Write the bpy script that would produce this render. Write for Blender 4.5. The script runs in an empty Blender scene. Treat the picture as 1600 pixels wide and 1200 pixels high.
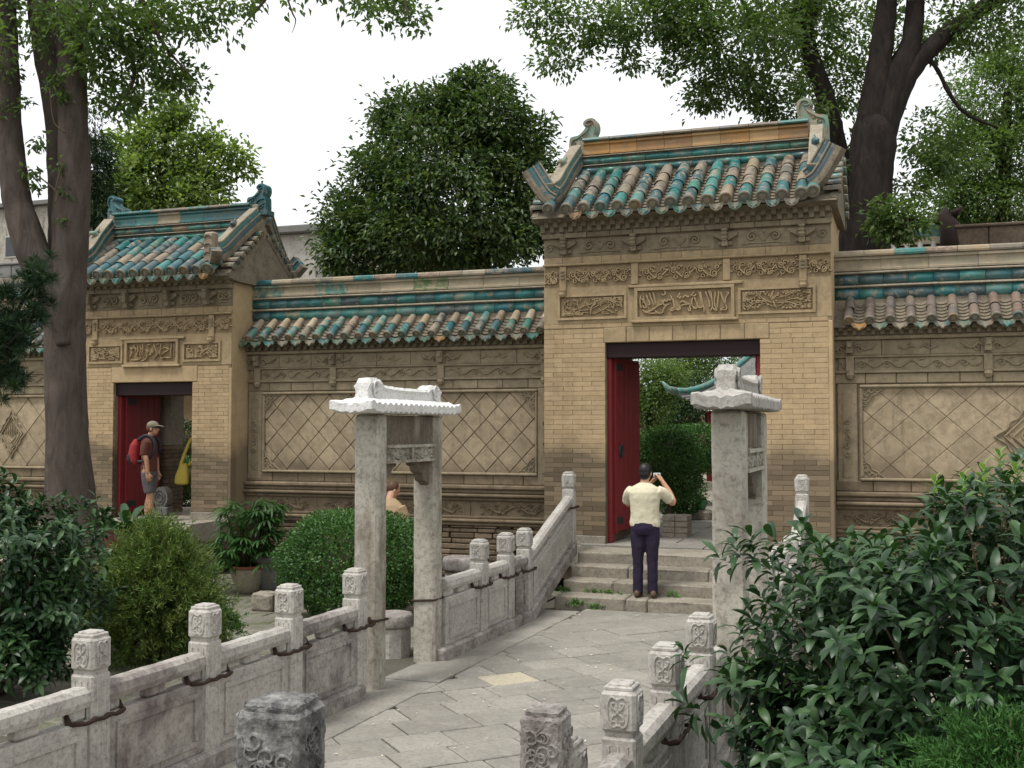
import bpy, math, random
import numpy as np
from mathutils import Vector, Matrix, Euler

random.seed(7); rng = np.random.default_rng(7)
S = bpy.context.scene
COL = S.collection
R = math.radians

# ------------------------------------------------------------------ camera
FOC, CAM_H = 1760.0, 2.3
YAW, PITCH = math.atan(620/FOC), math.atan(70/FOC)
cd = bpy.data.cameras.new('camera'); cam = bpy.data.objects.new('camera', cd); COL.objects.link(cam)
cam.location = (0, 0, CAM_H); cam.rotation_euler = (math.pi/2+PITCH, 0, YAW)
cd.sensor_width = 36; cd.lens = FOC/1600*36; cd.clip_start = .05; cd.clip_end = 2000
S.camera = cam
S.render.resolution_x, S.render.resolution_y = 1024, 768

# ------------------------------------------------------------------ sky, sun, exposure
SUN_EL, SUN_AZ = R(66), R(212)      # azimuth clockwise from +y: high, behind the camera and to its left
w = bpy.data.worlds.new('World'); S.world = w; w.use_nodes = True
wt = w.node_tree; wt.nodes.clear()
sky = wt.nodes.new('ShaderNodeTexSky'); sky.sky_type = 'NISHITA'; sky.sun_disc = False
sky.sun_elevation = SUN_EL; sky.sun_rotation = SUN_AZ; sky.air_density = 1.0; sky.dust_density = 4.0; sky.ozone_density = 1.0
hs = wt.nodes.new('ShaderNodeHueSaturation'); hs.inputs['Saturation'].default_value = .10; hs.inputs['Value'].default_value = 1.0
mx = wt.nodes.new('ShaderNodeMix'); mx.data_type = 'RGBA'; mx.inputs[0].default_value = .6
mx.inputs[7].default_value = (9.0, 9.25, 9.5, 1)          # even cloud deck, in the sky texture's own units
bg = wt.nodes.new('ShaderNodeBackground'); bg.inputs['Strength'].default_value = .088
wo = wt.nodes.new('ShaderNodeOutputWorld')
wt.links.new(sky.outputs[0], hs.inputs['Color']); wt.links.new(hs.outputs[0], mx.inputs[6])
wt.links.new(mx.outputs[2], bg.inputs[0]); wt.links.new(bg.outputs[0], wo.inputs[0])
sl = bpy.data.lights.new('sun', 'SUN'); sl.energy = 1.5; sl.angle = R(14); sl.color = (1, .975, .94)
so = bpy.data.objects.new('sun', sl); COL.objects.link(so)
sd = Vector((math.sin(SUN_AZ)*math.cos(SUN_EL), math.cos(SUN_AZ)*math.cos(SUN_EL), math.sin(SUN_EL)))
so.rotation_euler = sd.to_track_quat('Z', 'Y').to_euler(); so.location = sd*60
S.view_settings.view_transform = 'Standard'; S.view_settings.look = 'None'
S.view_settings.exposure = 0.9; S.view_settings.gamma = 1; S.view_settings.use_curve_mapping = False
S.render.engine = 'CYCLES'
S.cycles.max_bounces = 8; S.cycles.transparent_max_bounces = 8

# ------------------------------------------------------------------ pixel -> place
def ray(u, v):
    x = (u-800)/FOC; y = (600-v)/FOC
    cp, sp = math.cos(PITCH), math.sin(PITCH); c, s = math.cos(YAW), math.sin(YAW)
    fz = y*cp+sp; ff = cp-y*sp
    return Vector((-s*ff+c*x, c*ff+s*x, fz))
def at_z(u, v, z):
    d = ray(u, v); t = (z-CAM_H)/d.z; return Vector((d.x*t, d.y*t, z))
def at_y(u, v, y):
    d = ray(u, v); t = y/d.y; return Vector((d.x*t, y, CAM_H+d.z*t))
def at_d(u, v, depth):                      # depth along the optical axis
    d = ray(u, v); return Vector((0, 0, CAM_H))+d*depth

# ------------------------------------------------------------------ objects
def link(o, parent=None):
    COL.objects.link(o)
    if parent is not None:
        o.parent = parent
        o.matrix_parent_inverse = WORLD.get(parent.name, Matrix.Identity(4)).inverted()
    WORLD[o.name] = Matrix.LocRotScale(o.location, o.rotation_euler, o.scale)
    return o
WORLD = {}                                   # every object is placed in world coordinates
def thing(name, label, cat, loc=(0, 0, 0), group=None):
    o = bpy.data.objects.new(name, None); o.location = loc; o.empty_display_size = .2
    link(o); return tag(o, label, cat, group)
def tag(o, label=None, cat=None, group=None, kind=None):
    if label: o['label'] = label
    if cat: o['category'] = cat
    if group: o['group'] = group
    if kind: o['kind'] = kind
    return o
def place(name, me, loc=(0, 0, 0), rot=(0, 0, 0), parent=None, scale=(1, 1, 1), kind=None):
    o = bpy.data.objects.new(name, me); o.location = loc; o.rotation_euler = rot; o.scale = scale
    link(o, parent)
    if kind: o['kind'] = kind
    return o

class MB:
    """collects faces for one mesh"""
    def __init__(s): s.v = []; s.f = []; s.m = []
    def add(s, vs, fs, mi=0):
        b = len(s.v); s.v.extend([tuple(p) for p in vs])
        for f in fs: s.f.append(tuple(i+b for i in f)); s.m.append(mi)
    def box(s, x0, x1, y0, y1, z0, z1, mi=0):
        s.add([(x0,y0,z0),(x1,y0,z0),(x1,y1,z0),(x0,y1,z0),(x0,y0,z1),(x1,y0,z1),(x1,y1,z1),(x0,y1,z1)],
              [(0,3,2,1),(4,5,6,7),(0,1,5,4),(1,2,6,5),(2,3,7,6),(3,0,4,7)], mi)
    def cbox(s, x0, x1, y0, y1, z0, z1, c=.01, mi=0):          # box with chamfered edges
        vs = []; 
        for (a, b, d) in ((0,c,c),(c,0,c),(c,c,0)):
            for zz, sz in ((z0,1),(z1,-1)):
                for yy, sy in ((y0,1),(y1,-1)):
                    for xx, sx in ((x0,1),(x1,-1)):
                        vs.append((xx+sx*a, yy+sy*b, zz+sz*d))
        X = lambda i: i; Y = lambda i: 8+i; Z = lambda i: 16+i
        f = [(X(0),X(4),X(6),X(2)),(X(1),X(3),X(7),X(5)),(Y(0),Y(1),Y(5),Y(4)),(Y(2),Y(6),Y(7),Y(3)),(Z(0),Z(2),Z(3),Z(1)),(Z(4),Z(5),Z(7),Z(6))]
        for a, b in ((0,1),(2,3),(4,5),(6,7)): f.append((Y(a),Z(a),Z(b),Y(b)))
        for a, b in ((0,2),(1,3),(4,6),(5,7)): f.append((X(a),Z(a),Z(b),X(b)))
        for a, b in ((0,4),(1,5),(2,6),(3,7)): f.append((X(a),Y(a),Y(b),X(b)))
        for a in range(8): f.append((X(a),Y(a),Z(a)))
        s.add(vs, f, mi)
    def tube(s, pts, rad, n=8, mi=0, sq=1.0, cap=True, wob=0):
        pts = [Vector(p) for p in pts]; k = len(pts)
        if not hasattr(rad, '__len__'): rad = [rad]*k
        t0 = (pts[1]-pts[0]).normalized(); up = Vector((0,0,1)) if abs(t0.z) < .9 else Vector((1,0,0))
        a = t0.cross(up).normalized(); vs = []
        for i, p in enumerate(pts):
            t = (pts[min(i+1,k-1)]-pts[max(i-1,0)]).normalized()
            a = (a-t*a.dot(t)).normalized(); b = t.cross(a)
            for j in range(n):
                g = 2*math.pi*j/n; rr = rad[i]*(1+(wob*random.uniform(-1,1) if wob else 0))
                vs.append(p+a*(math.cos(g)*rr)+b*(math.sin(g)*rr*sq))
        fs = [(i*n+j, i*n+(j+1)%n, (i+1)*n+(j+1)%n, (i+1)*n+j) for i in range(k-1) for j in range(n)]
        if cap: fs += [tuple(range(n))[::-1], tuple(range((k-1)*n, k*n))]
        s.add(vs, fs, mi)
    def rings(s, rings, mi=0, cap=True):                     # rings: lists of equal length
        n = len(rings[0]); vs = [p for r in rings for p in r]; k = len(rings)
        fs = [(i*n+j, i*n+(j+1)%n, (i+1)*n+(j+1)%n, (i+1)*n+j) for i in range(k-1) for j in range(n)]
        if cap: fs += [tuple(range(n))[::-1], tuple(range((k-1)*n, k*n))]
        s.add(vs, fs, mi)
    def lathe(s, prof, c=(0,0,0), n=20, mi=0, sx=1, sy=1):
        s.rings([[(c[0]+r*sx*math.cos(2*math.pi*j/n), c[1]+r*sy*math.sin(2*math.pi*j/n), c[2]+z) for j in range(n)] for r, z in prof], mi)
    def prism(s, poly, y0, y1, mi=0, axis='y'):               # poly in (x,z), or (y,z) for axis x, (x,y) for axis z
        n = len(poly)
        g = {'y': lambda p, t: (p[0], t, p[1]), 'x': lambda p, t: (t, p[0], p[1]), 'z': lambda p, t: (p[0], p[1], t)}[axis]
        vs = [g(p, y0) for p in poly]+[g(p, y1) for p in poly]
        s.add(vs, [tuple(range(n)), tuple(range(n, 2*n))[::-1]]+[(j, j+n, (j+1) % n+n, (j+1) % n) for j in range(n)], mi)
    def ridge(s, pts, wd, h, y, mi=0, taper=.35):             # carved line standing proud of a wall face at y (towards -y)
        pts = [Vector((p[0], p[1])) for p in pts]; k = len(pts)
        if k < 2: return
        vs = []
        for i, p in enumerate(pts):
            t = pts[min(i+1,k-1)]-pts[max(i-1,0)]
            if t.length < 1e-6: t = Vector((1,0))
            t.normalize(); nn = Vector((-t.y, t.x)); q = i/(k-1)
            e = min(1, min(q, 1-q)/.18)*(1-taper)+taper if taper < 1 else 1
            a = wd*.5*e; 
            for sgn, d in ((-1,0),(-.5,h),(.5,h),(1,0)):
                vs.append((p.x+nn.x*a*sgn, y-d*(.5+.5*e), p.y+nn.y*a*sgn) if d else (p.x+nn.x*a*sgn, y+.002, p.y+nn.y*a*sgn))
        fs = []
        for i in range(k-1):
            for j in range(3): fs.append((i*4+j, (i+1)*4+j, (i+1)*4+j+1, i*4+j+1))
        fs += [(0,1,2,3), ((k-1)*4+3,(k-1)*4+2,(k-1)*4+1,(k-1)*4)]
        s.add(vs, fs, mi)
    def bump(s, cx, cz, r, h, y, n=6, mi=0, rz=None):
        rz = rz or r; o = random.random()
        vs = [(cx+r*math.cos(6.283*j/n+o), y+.002, cz+rz*math.sin(6.283*j/n+o)) for j in range(n)]
        vs += [(cx+r*.55*math.cos(6.283*j/n+o), y-h*.85, cz+rz*.55*math.sin(6.283*j/n+o)) for j in range(n)]+[(cx, y-h, cz)]
        s.add(vs, [(j, j+n, (j+1) % n+n, (j+1) % n) for j in range(n)]+[(j+n, 2*n, (j+1) % n+n) for j in range(n)], mi)
    def sweep(s, path, prof, mi=0, side=None):                # profile in (side, up); side vector fixed or from path, up = z-ish
        path = [Vector(p) for p in path]; k = len(path); rs = []
        for i, p in enumerate(path):
            t = (path[min(i+1,k-1)]-path[max(i-1,0)]).normalized()
            sd_ = Vector(side) if side else t.cross(Vector((0,0,1))).normalized()
            up = sd_.cross(t).normalized()
            rs.append([p+sd_*a+up*b for a, b in prof])
        s.rings(rs, mi)
    def mesh(s, name, mats, smooth=False):
        me = bpy.data.meshes.new(name); me.from_pydata(s.v, [], s.f)
        for m in (mats if isinstance(mats, (list, tuple)) else [mats]): me.materials.append(m)
        if any(s.m): me.polygons.foreach_set('material_index', s.m)
        if smooth: me.polygons.foreach_set('use_smooth', [True]*len(s.f))
        me.validate(); me.update(); return me
    def build(s, name, mats, parent=None, smooth=False, kind=None, fix=False):
        me = s.mesh(name, mats, smooth)
        if fix:
            import bmesh
            b = bmesh.new(); b.from_mesh(me); bmesh.ops.recalc_face_normals(b, faces=b.faces); b.to_mesh(me); b.free()
        return place(name, me, parent=parent, kind=kind)

def bevel(o, wd=.01, seg=2):
    m = o.modifiers.new('bevel', 'BEVEL'); m.width = wd; m.segments = seg; m.limit_method = 'ANGLE'; return o
def remesh(o, vox, smooth=4):
    m = o.modifiers.new('remesh', 'REMESH'); m.mode = 'VOXEL'; m.voxel_size = vox; m.use_smooth_shade = True
    if smooth:
        k = o.modifiers.new('smooth', 'SMOOTH'); k.factor = .5; k.iterations = smooth
    return o
_tex = {}
def rough(o, strength=.01, scale=.1, sub=0):                  # worn, uneven surface as real relief
    if sub:
        m = o.modifiers.new('sub', 'SUBSURF'); m.subdivision_type = 'SIMPLE'; m.levels = m.render_levels = sub
    key = round(scale, 3)
    if key not in _tex:
        t = bpy.data.textures.new('wear', 'CLOUDS'); t.noise_scale = scale; t.noise_depth = 3; _tex[key] = t
    m = o.modifiers.new('wear', 'DISPLACE'); m.texture = _tex[key]; m.strength = strength; m.texture_coords = 'GLOBAL'; m.mid_level = .5
    return o
def spiral(cx, cz, r, turns=1.6, a0=0, sgn=1, n=22):
    return [(cx+r*(1-.82*i/n)*math.cos(a0+sgn*6.283*turns*i/n), cz+r*(1-.82*i/n)*math.sin(a0+sgn*6.283*turns*i/n)) for i in range(n+1)]
def smooth_line(pts, sub=4):                                   # Catmull-Rom through 2-D points
    if len(pts) < 3: return pts
    P = [pts[0]]+list(pts)+[pts[-1]]; out = []
    for i in range(1, len(P)-2):
        for k in range(sub):
            t = k/sub
            out.append(tuple(.5*((2*P[i][d])+(-P[i-1][d]+P[i+1][d])*t+(2*P[i-1][d]-5*P[i][d]+4*P[i+1][d]-P[i+2][d])*t*t+(-P[i-1][d]+3*P[i][d]-3*P[i+1][d]+P[i+2][d])*t**3) for d in range(len(pts[0]))))
    return out+[tuple(pts[-1])]

# ------------------------------------------------------------------ materials
class NT:
    def __init__(s, name):
        s.m = bpy.data.materials.new(name); s.m.use_nodes = True; s.t = s.m.node_tree
        s.b = s.t.nodes['Principled BSDF']; s.out = s.t.nodes['Material Output']
        s.pos = s.t.nodes.new('ShaderNodeNewGeometry'); s.obj = s.t.nodes.new('ShaderNodeObjectInfo')
    def put(s, sock, val):
        if isinstance(val, bpy.types.NodeSocket): s.t.links.new(val, sock)
        elif isinstance(val, tuple) and len(val) == 3 and sock.type == 'RGBA': sock.default_value = (*val, 1)
        else: sock.default_value = val
    def noise(s, scale, detail=4, rough=.6, dist=0, stretch=None):
        n = s.t.nodes.new('ShaderNodeTexNoise'); n.inputs['Scale'].default_value = scale; n.inputs['Detail'].default_value = detail
        n.inputs['Roughness'].default_value = rough; n.inputs['Distortion'].default_value = dist
        v = s.pos.outputs['Position']
        if stretch:
            mp = s.t.nodes.new('ShaderNodeMapping'); mp.inputs['Scale'].default_value = stretch; s.t.links.new(v, mp.inputs[0]); v = mp.outputs[0]
        s.t.links.new(v, n.inputs['Vector']); return n.outputs['Fac']
    def ramp(s, fac, stops, const=False):
        r = s.t.nodes.new('ShaderNodeValToRGB'); s.t.links.new(fac, r.inputs[0]); e = r.color_ramp.elements
        if const: r.color_ramp.interpolation = 'CONSTANT'
        while len(e) < len(stops): e.new(1)
        for el, (p, c) in zip(e, stops):
            el.position = p; el.color = (*c, 1) if isinstance(c, tuple) else (c, c, c, 1)
        return r.outputs[0]
    def mix(s, fac, a, b, mode='MIX'):
        n = s.t.nodes.new('ShaderNodeMix'); n.data_type = 'RGBA'; n.blend_type = mode
        s.put(n.inputs[0], fac); s.put(n.inputs[6], a); s.put(n.inputs[7], b); return n.outputs[2]
    def math(s, op, a, b=0.0, clamp=False):
        n = s.t.nodes.new('ShaderNodeMath'); n.operation = op; n.use_clamp = clamp; s.put(n.inputs[0], a); s.put(n.inputs[1], b); return n.outputs[0]
    def z(s):
        n = s.t.nodes.new('ShaderNodeSeparateXYZ'); s.t.links.new(s.pos.outputs['Position'], n.inputs[0]); return n.outputs[2]
    def rand(s): return s.obj.outputs['Random']
    def island(s): return s.pos.outputs['Random Per Island']
    def bump(s, h, strength=.3, dist=.01):
        n = s.t.nodes.new('ShaderNodeBump'); n.inputs['Strength'].default_value = strength; n.inputs['Distance'].default_value = dist
        s.t.links.new(h, n.inputs['Height']); s.t.links.new(n.outputs[0], s.b.inputs['Normal'])
    def done(s, col, rough=.8, spec=.3, **kw):
        s.put(s.b.inputs['Base Color'], col); s.put(s.b.inputs['Roughness'], rough); s.b.inputs['Specular IOR Level'].default_value = spec
        for k, v in kw.items(): s.put(s.b.inputs[k], v)
        return s.m
def mul(c, k): return tuple(x*k for x in c)

def m_brick(name, col, damp_z=None, var=.35, damp=(.15,.115,.075), grime=.35, damp_amt=.9):
    n = NT(name)
    a = n.ramp(n.rand(), [(0, mul(col, 1-var*.5)), (.5, col), (1, mul(col, 1+var*.35))])
    big = n.noise(1.1, 5, .65); fine = n.noise(38, 4, .7)
    c = n.mix(n.ramp(big, [(.35, 0.), (.7, grime)]), a, mul(col, .55))
    c = n.mix(n.ramp(fine, [(.3, .22), (.7, 0.)]), c, mul(col, .45))
    mot = n.noise(7, 8, .75, .5)
    c = n.mix(n.ramp(mot, [(.44, 0.), (.60, grime*.9)]), c, mul(col, .42))
    pale = n.noise(4.2, 7, .7, .2); c = n.mix(n.ramp(pale, [(.56, 0.), (.68, .35)]), c, (min(1,col[0]*1.15), min(1,col[1]*1.2), min(1,col[2]*1.35)))
    strk = n.noise(3.2, 6, .7, .2, (2.2,2.2,.30)); c = n.mix(n.ramp(strk, [(.55, 0.), (.70, grime*.8)]), c, (.10,.085,.06))
    if damp_z:
        h = n.math('ADD', n.z(), n.math('MULTIPLY', n.math('SUBTRACT', n.noise(.9, 6, .62), .5), 1.0))
        f = n.ramp(n.math('MULTIPLY', n.math('SUBTRACT', h, damp_z-.35), 1/.7, True), [(.40, damp_amt), (.58, damp_amt*.45), (.82, 0.)])
        c = n.mix(f, c, n.mix(n.rand(), mul(damp, .75), mul(damp, 1.5)))
        lich = n.ramp(n.noise(5, 6, .7), [(.60, 0.), (.70, .35)])
        c = n.mix(n.math('MULTIPLY', lich, f), c, (.30,.27,.20))
    n.bump(n.mix(.5, n.noise(60, 5, .7), mot), .6, .010)
    return n.done(c, .9, .15)
def m_stone(name, light, dark, blotch=.5, scale=3.0, fine=26, bump=.5, stain=None, objvar=.2, thr=.5):
    n = NT(name)
    f1 = n.noise(scale, 8, .7, .4); f2 = n.noise(fine, 6, .75); f3 = n.noise(scale*4.3, 6, .7)
    base = n.mix(n.ramp(n.rand(), [(0, 0.), (1, objvar)]), light, mul(light, .5))
    c = n.mix(n.ramp(f1, [(thr-.08, 0.), (thr+.18, blotch)]), base, dark)
    c = n.mix(n.ramp(f2, [(.47, 0.), (.66, .65)]), c, mul(dark, .75))
    c = n.mix(n.ramp(f3, [(.36, .35), (.5, 0.)]), c, mul(light, 1.12))
    if stain:
        c = n.mix(n.ramp(n.noise(2.2, 6, .6, .3, (1.5,1.5,.5)), [(.50, 0.), (.63, .75)]), c, stain)
    n.bump(n.mix(.5, f2, f3), bump, .012)
    return n.done(c, .88, .2)
TEAL = [(.025,.150,.145),(.045,.205,.185),(.032,.130,.145),(.06,.19,.145),(.05,.105,.115),(.08,.22,.195)]
def m_glaze(name, stops, wear=.5, bare=(.30,.24,.17), rough=.28):
    n = NT(name)
    c = n.ramp(n.rand(), stops, True)
    c = n.mix(n.ramp(n.noise(6, 4, .6), [(.35, 0.), (.7, .45)]), c, n.mix(1., c, (.45,.6,.6), 'MULTIPLY'))
    wr = n.ramp(n.noise(9, 7, .72, .3), [(wear-.03, 0.), (wear+.05, .9)])
    bc = n.mix(n.noise(30, 4, .7), mul(bare, .5), mul(bare, 1.25))
    c = n.mix(wr, c, bc)
    dirt = n.ramp(n.noise(2.3, 6, .7), [(.45, 0.), (.75, .55)])
    c = n.mix(dirt, c, (.13,.115,.09))
    rg = n.math('ADD', n.math('MULTIPLY', n.math('ADD', wr, n.math('MULTIPLY', dirt, .7)), .55), rough, True)
    n.bump(n.noise(45, 4, .7), .25, .004)
    return n.done(c, rg, .45)
def m_leaf(name, c1, c2, c3=None, rough=.42, trans=.25, spec=.4, by_obj=False):
    n = NT(name)
    r = n.rand() if by_obj else n.island()
    stops = [(0, c1), (.75, c2), (1, c3 or c2)]
    c = n.ramp(r, stops)
    c = n.mix(n.ramp(n.noise(1.3, 3, .6), [(.35, .30), (.60, 0.)]), c, mul(c1, .7))
    c = n.mix(n.ramp(n.noise(2.1, 3, .6), [(.54, 0.), (.68, .55)]), c, mul(c3 or c2, .95))
    n.done(c, rough, spec)
    t = n.t.nodes.new('ShaderNodeBsdfTranslucent'); n.put(t.inputs[0], n.mix(1., c, (1.3,1.5,.6), 'MULTIPLY'))
    ms = n.t.nodes.new('ShaderNodeMixShader'); ms.inputs[0].default_value = trans
    n.t.links.new(n.b.outputs[0], ms.inputs[1]); n.t.links.new(t.outputs[0], ms.inputs[2]); n.t.links.new(ms.outputs[0], n.out.inputs[0])
    return n.m
def m_plain(name, col, rough=.6, spec=.3, var=.25, scale=20, bump=.15, metal=0):
    n = NT(name); f = n.noise(scale, 5, .65)
    c = n.mix(n.ramp(f, [(.3, var), (.7, 0.)]), col, mul(col, .45))
    n.bump(n.noise(scale*4, 4, .6), bump, .004)
    return n.done(c, rough, spec, Metallic=metal)
def m_bark(name, c1, c2, sc=1.0):
    n = NT(name); f = n.noise(9*sc, 8, .72, .6, (1,1,.28)); g = n.noise(1.6, 5, .6)
    c = n.mix(n.ramp(f, [(.35, 0.), (.62, 1.)]), c1, c2)
    c = n.mix(n.ramp(g, [(.4, 0.), (.7, .4)]), c, mul(c2, 1.3))
    n.bump(f, .9, .03); return n.done(c, .92, .1)

M = {}
def setup_materials():
    M['tan'] = m_brick('tan_brick', (.47,.345,.20), damp_z=1.92, var=.26, grime=.25, damp_amt=.95)
    M['tan_l'] = m_brick('tan_brick_small_gate', (.47,.345,.20), damp_z=2.02, var=.26, grime=.25, damp_amt=.95)
    M['mortar'] = m_brick('mortar', (.33,.245,.145), damp_z=1.92, var=0, damp=(.10,.08,.055))
    M['carve'] = m_brick('carved_tan_brick', (.44,.33,.195), var=.15, grime=.45)
    M['frieze'] = m_brick('weathered_grey_brick', (.30,.245,.165), var=.5, grime=.6)
    M['wall'] = m_brick('wall_plaster_brick', (.345,.28,.185), damp_z=1.35, var=.25, damp=(.135,.105,.07), grime=.55)
    M['tile45'] = m_brick('diagonal_tile', (.43,.34,.225), damp_z=1.68, var=.30, grime=.6, damp_amt=.75)
    M['base'] = m_brick('dark_base_moulding', (.24,.185,.12), var=.4, grime=.6)
    M['rubble'] = m_brick('rough_base_brick', (.22,.165,.11), var=.8, grime=.7)
    t = TEAL
    bare = [(.20,.17,.13),(.16,.13,.10),(.28,.21,.14),(.13,.125,.11)]
    M['glaze'] = m_glaze('teal_glaze', [(0,t[0]),(.2,t[1]),(.38,t[2]),(.52,t[3]),(.64,t[4]),(.76,t[5]),(.90,bare[2]),(.95,t[1])], .56)
    M['glaze_old'] = m_glaze('worn_glaze', [(0,bare[0]),(.22,bare[1]),(.42,t[4]),(.52,bare[2]),(.68,t[2]),(.76,bare[3]),(.90,t[1])], .5)
    M['glaze_blue'] = m_glaze('blue_teal_glaze', [(0,t[2]),(.25,t[4]),(.5,(.03,.12,.13)),(.68,t[0]),(.82,(.06,.09,.10)),(.92,t[1])], .58)
    M['cream_tile'] = m_glaze('cream_clay_tile', [(0,(.45,.36,.24)),(.3,(.34,.25,.15)),(.55,(.22,.14,.10)),(.7,(.40,.34,.25)),(.88,t[1])], .5, (.38,.31,.22), .55)
    M['brown_tile'] = m_glaze('brown_clay_tile', [(0,(.17,.10,.075)),(.3,(.13,.09,.075)),(.6,(.19,.12,.085)),(.85,(.12,.10,.09))], .52, (.2,.16,.12), .6)
    M['drip'] = m_glaze('green_drip_tile', [(0,(.08,.16,.10)),(.25,(.05,.18,.15)),(.45,(.13,.19,.13)),(.6,(.06,.13,.12)),(.78,(.24,.21,.15)),(.92,(.38,.19,.04))], .52)
    M['ochre'] = m_glaze('ochre_glaze', [(0,(.40,.20,.055)),(.3,(.32,.16,.05)),(.6,(.42,.25,.10)),(.85,(.36,.28,.19))], .6, (.42,.34,.24), .35)
    M['ridgeblock'] = m_glaze('bare_ridge_block', [(0,(.34,.28,.19)),(.25,(.25,.20,.13)),(.5,(.38,.32,.22)),(.66,(.05,.17,.14)),(.76,(.10,.16,.05)),(.84,(.30,.25,.17))], .5, (.34,.28,.19), .5)
    M['tile_end'] = m_glaze('moulded_tile_end', [(0,(.10,.15,.12)),(.3,(.15,.14,.10)),(.6,(.09,.12,.11)),(.8,(.22,.15,.07))], .48, (.26,.22,.16), .45)
    M['mortar_l'] = m_stone('pale_mortar', (.34,.295,.22), (.12,.10,.075), .6, 4, 40, .4)
    M['clay'] = m_stone('clay_bed', (.24,.20,.145), (.07,.06,.045), .7, 5, 30, .6)
    M['final'] = m_glaze('pale_green_glaze', [(0,(.16,.27,.20)),(.5,(.20,.28,.21)),(1,(.2,.28,.2))], .5, (.36,.27,.19), .4)
    M['marble'] = m_stone('weathered_marble', (.47,.445,.40), (.17,.145,.125), .45, 2.6, 34, .5, thr=.5)
    M['marble_d'] = m_stone('lichen_marble', (.40,.375,.335), (.115,.092,.088), .85, 3.4, 30, .7, thr=.44)
    M['marble_p'] = m_stone('stained_marble_panel', (.44,.41,.36), (.13,.10,.097), .95, 1.5, 26, .6, thr=.44)
    M['newel'] = m_stone('blackened_stone', (.31,.30,.28), (.045,.043,.045), .9, 7, 24, 1.0, thr=.42)
    M['arch'] = m_stone('arch_limestone', (.46,.43,.36), (.15,.125,.095), .65, 1.5, 22, .6, stain=(.13,.10,.07))
    M['archroof'] = m_stone('arch_roof_marble', (.72,.71,.68), (.36,.34,.31), .35, 4, 40, .5)
    M['archroof_g'] = m_stone('grey_arch_roof', (.44,.42,.38), (.20,.18,.155), .6, 4, 40, .7)
    M['archdark'] = m_stone('arch_board', (.17,.14,.105), (.07,.058,.045), .6, 2.5, 30, .5, stain=(.30,.27,.22))
    M['pave'] = m_stone('walkway_slab', (.31,.29,.25), (.18,.167,.142), .55, 1.6, 30, .45, objvar=.55)
    M['pave_pale'] = m_stone('pale_slab', (.46,.41,.31), (.33,.28,.2), .4, 2, 30, .4)
    M['joint'] = m_stone('joint_earth', (.10,.09,.07), (.05,.05,.035), .5, 3, 30, .6)
    M['court'] = m_stone('court_slab', (.24,.225,.18), (.11,.105,.075), .6, 1.4, 26, .55, stain=(.085,.10,.045), objvar=.5)
    M['step'] = m_stone('step_stone', (.33,.295,.235), (.13,.115,.09), .55, 2.4, 30, .6, objvar=.35)
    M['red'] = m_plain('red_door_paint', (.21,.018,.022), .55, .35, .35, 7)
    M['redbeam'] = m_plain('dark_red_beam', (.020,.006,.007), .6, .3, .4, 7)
    M['iron'] = m_plain('black_iron', (.02,.02,.022), .5, .5, .2, 30)
    M['rust'] = m_plain('rusted_iron', (.055,.034,.026), .85, .2, .5, 30, .4)
    M['pot'] = m_stone('glazed_grey_pot', (.34,.30,.22), (.20,.17,.12), .4, 5, 30, .25)
    M['potrim'] = m_plain('terracotta', (.26,.10,.06), .7, .2, .3)
    M['basin'] = m_stone('grey_basin', (.20,.195,.18), (.10,.095,.085), .5, 5, 30, .4)
    M['redpot'] = m_plain('red_plastic_pot', (.16,.035,.03), .5, .4, .2)
    M['greenpot'] = m_plain('green_pot', (.10,.27,.12), .4, .4, .2)
    M['soil'] = m_plain('soil', (.04,.03,.02), .95, .1, .4)
    M['grey_tile'] = m_glaze('grey_roof_tile', [(0,(.15,.15,.145)),(.5,(.20,.195,.185)),(1,(.2,.2,.2))], .5, (.24,.23,.21), .7)
    M['bark'] = m_bark('smooth_brown_bark', (.125,.100,.085), (.065,.050,.042), .8)
    M['bark_d'] = m_bark('dark_bark', (.050,.040,.034), (.022,.018,.016))
    M['twig'] = m_plain('twig', (.11,.085,.055), .85, .1, .3)
    M['l_dark'] = m_leaf('dark_glossy_leaf', (.018,.045,.014), (.036,.082,.022), (.075,.13,.028), .38, .18)
    M['l_shrub'] = m_leaf('osmanthus_leaf', (.016,.044,.017), (.034,.080,.027), (.062,.125,.036), .42, .15, .4)
    M['l_shrub_o'] = m_leaf('osmanthus_leaf_single', (.016,.044,.017), (.034,.080,.027), (.062,.125,.036), .42, .15, .4, True)
    M['l_new'] = m_leaf('new_leaf', (.12,.22,.05), (.19,.30,.08), (.22,.33,.1), .42, .3, .4)
    M['l_camphor'] = m_leaf('camphor_leaf', (.038,.072,.026), (.080,.130,.044), (.17,.21,.06), .4, .3)
    M['l_light'] = m_leaf('light_green_leaf', (.105,.160,.045), (.185,.25,.07), (.27,.32,.10), .5, .45)
    M['l_elm'] = m_leaf('elm_leaf', (.055,.095,.032), (.105,.160,.050), (.16,.215,.07), .5, .45)
    M['l_far'] = m_leaf('far_leaf', (.07,.12,.036), (.125,.19,.055), (.18,.24,.08), .5, .45)
    M['l_box'] = m_leaf('box_leaf', (.030,.085,.020), (.062,.150,.032), (.12,.23,.055), .40, .25, .4)
    M['l_cyp'] = m_leaf('cypress_spray', (.06,.105,.026), (.12,.185,.042), (.24,.27,.075), .6, .2, .2)
    M['l_thuja'] = m_leaf('thuja_spray', (.03,.085,.02), (.05,.135,.03), (.08,.18,.04), .6, .2, .2)
    M['l_pine'] = m_leaf('pine_needle', (.018,.042,.022), (.032,.070,.030), (.06,.10,.035), .5, .15, .3)
    M['l_palm'] = m_leaf('palm_leaflet', (.026,.068,.020), (.052,.130,.032), (.10,.20,.055), .4, .25, .4)
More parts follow.
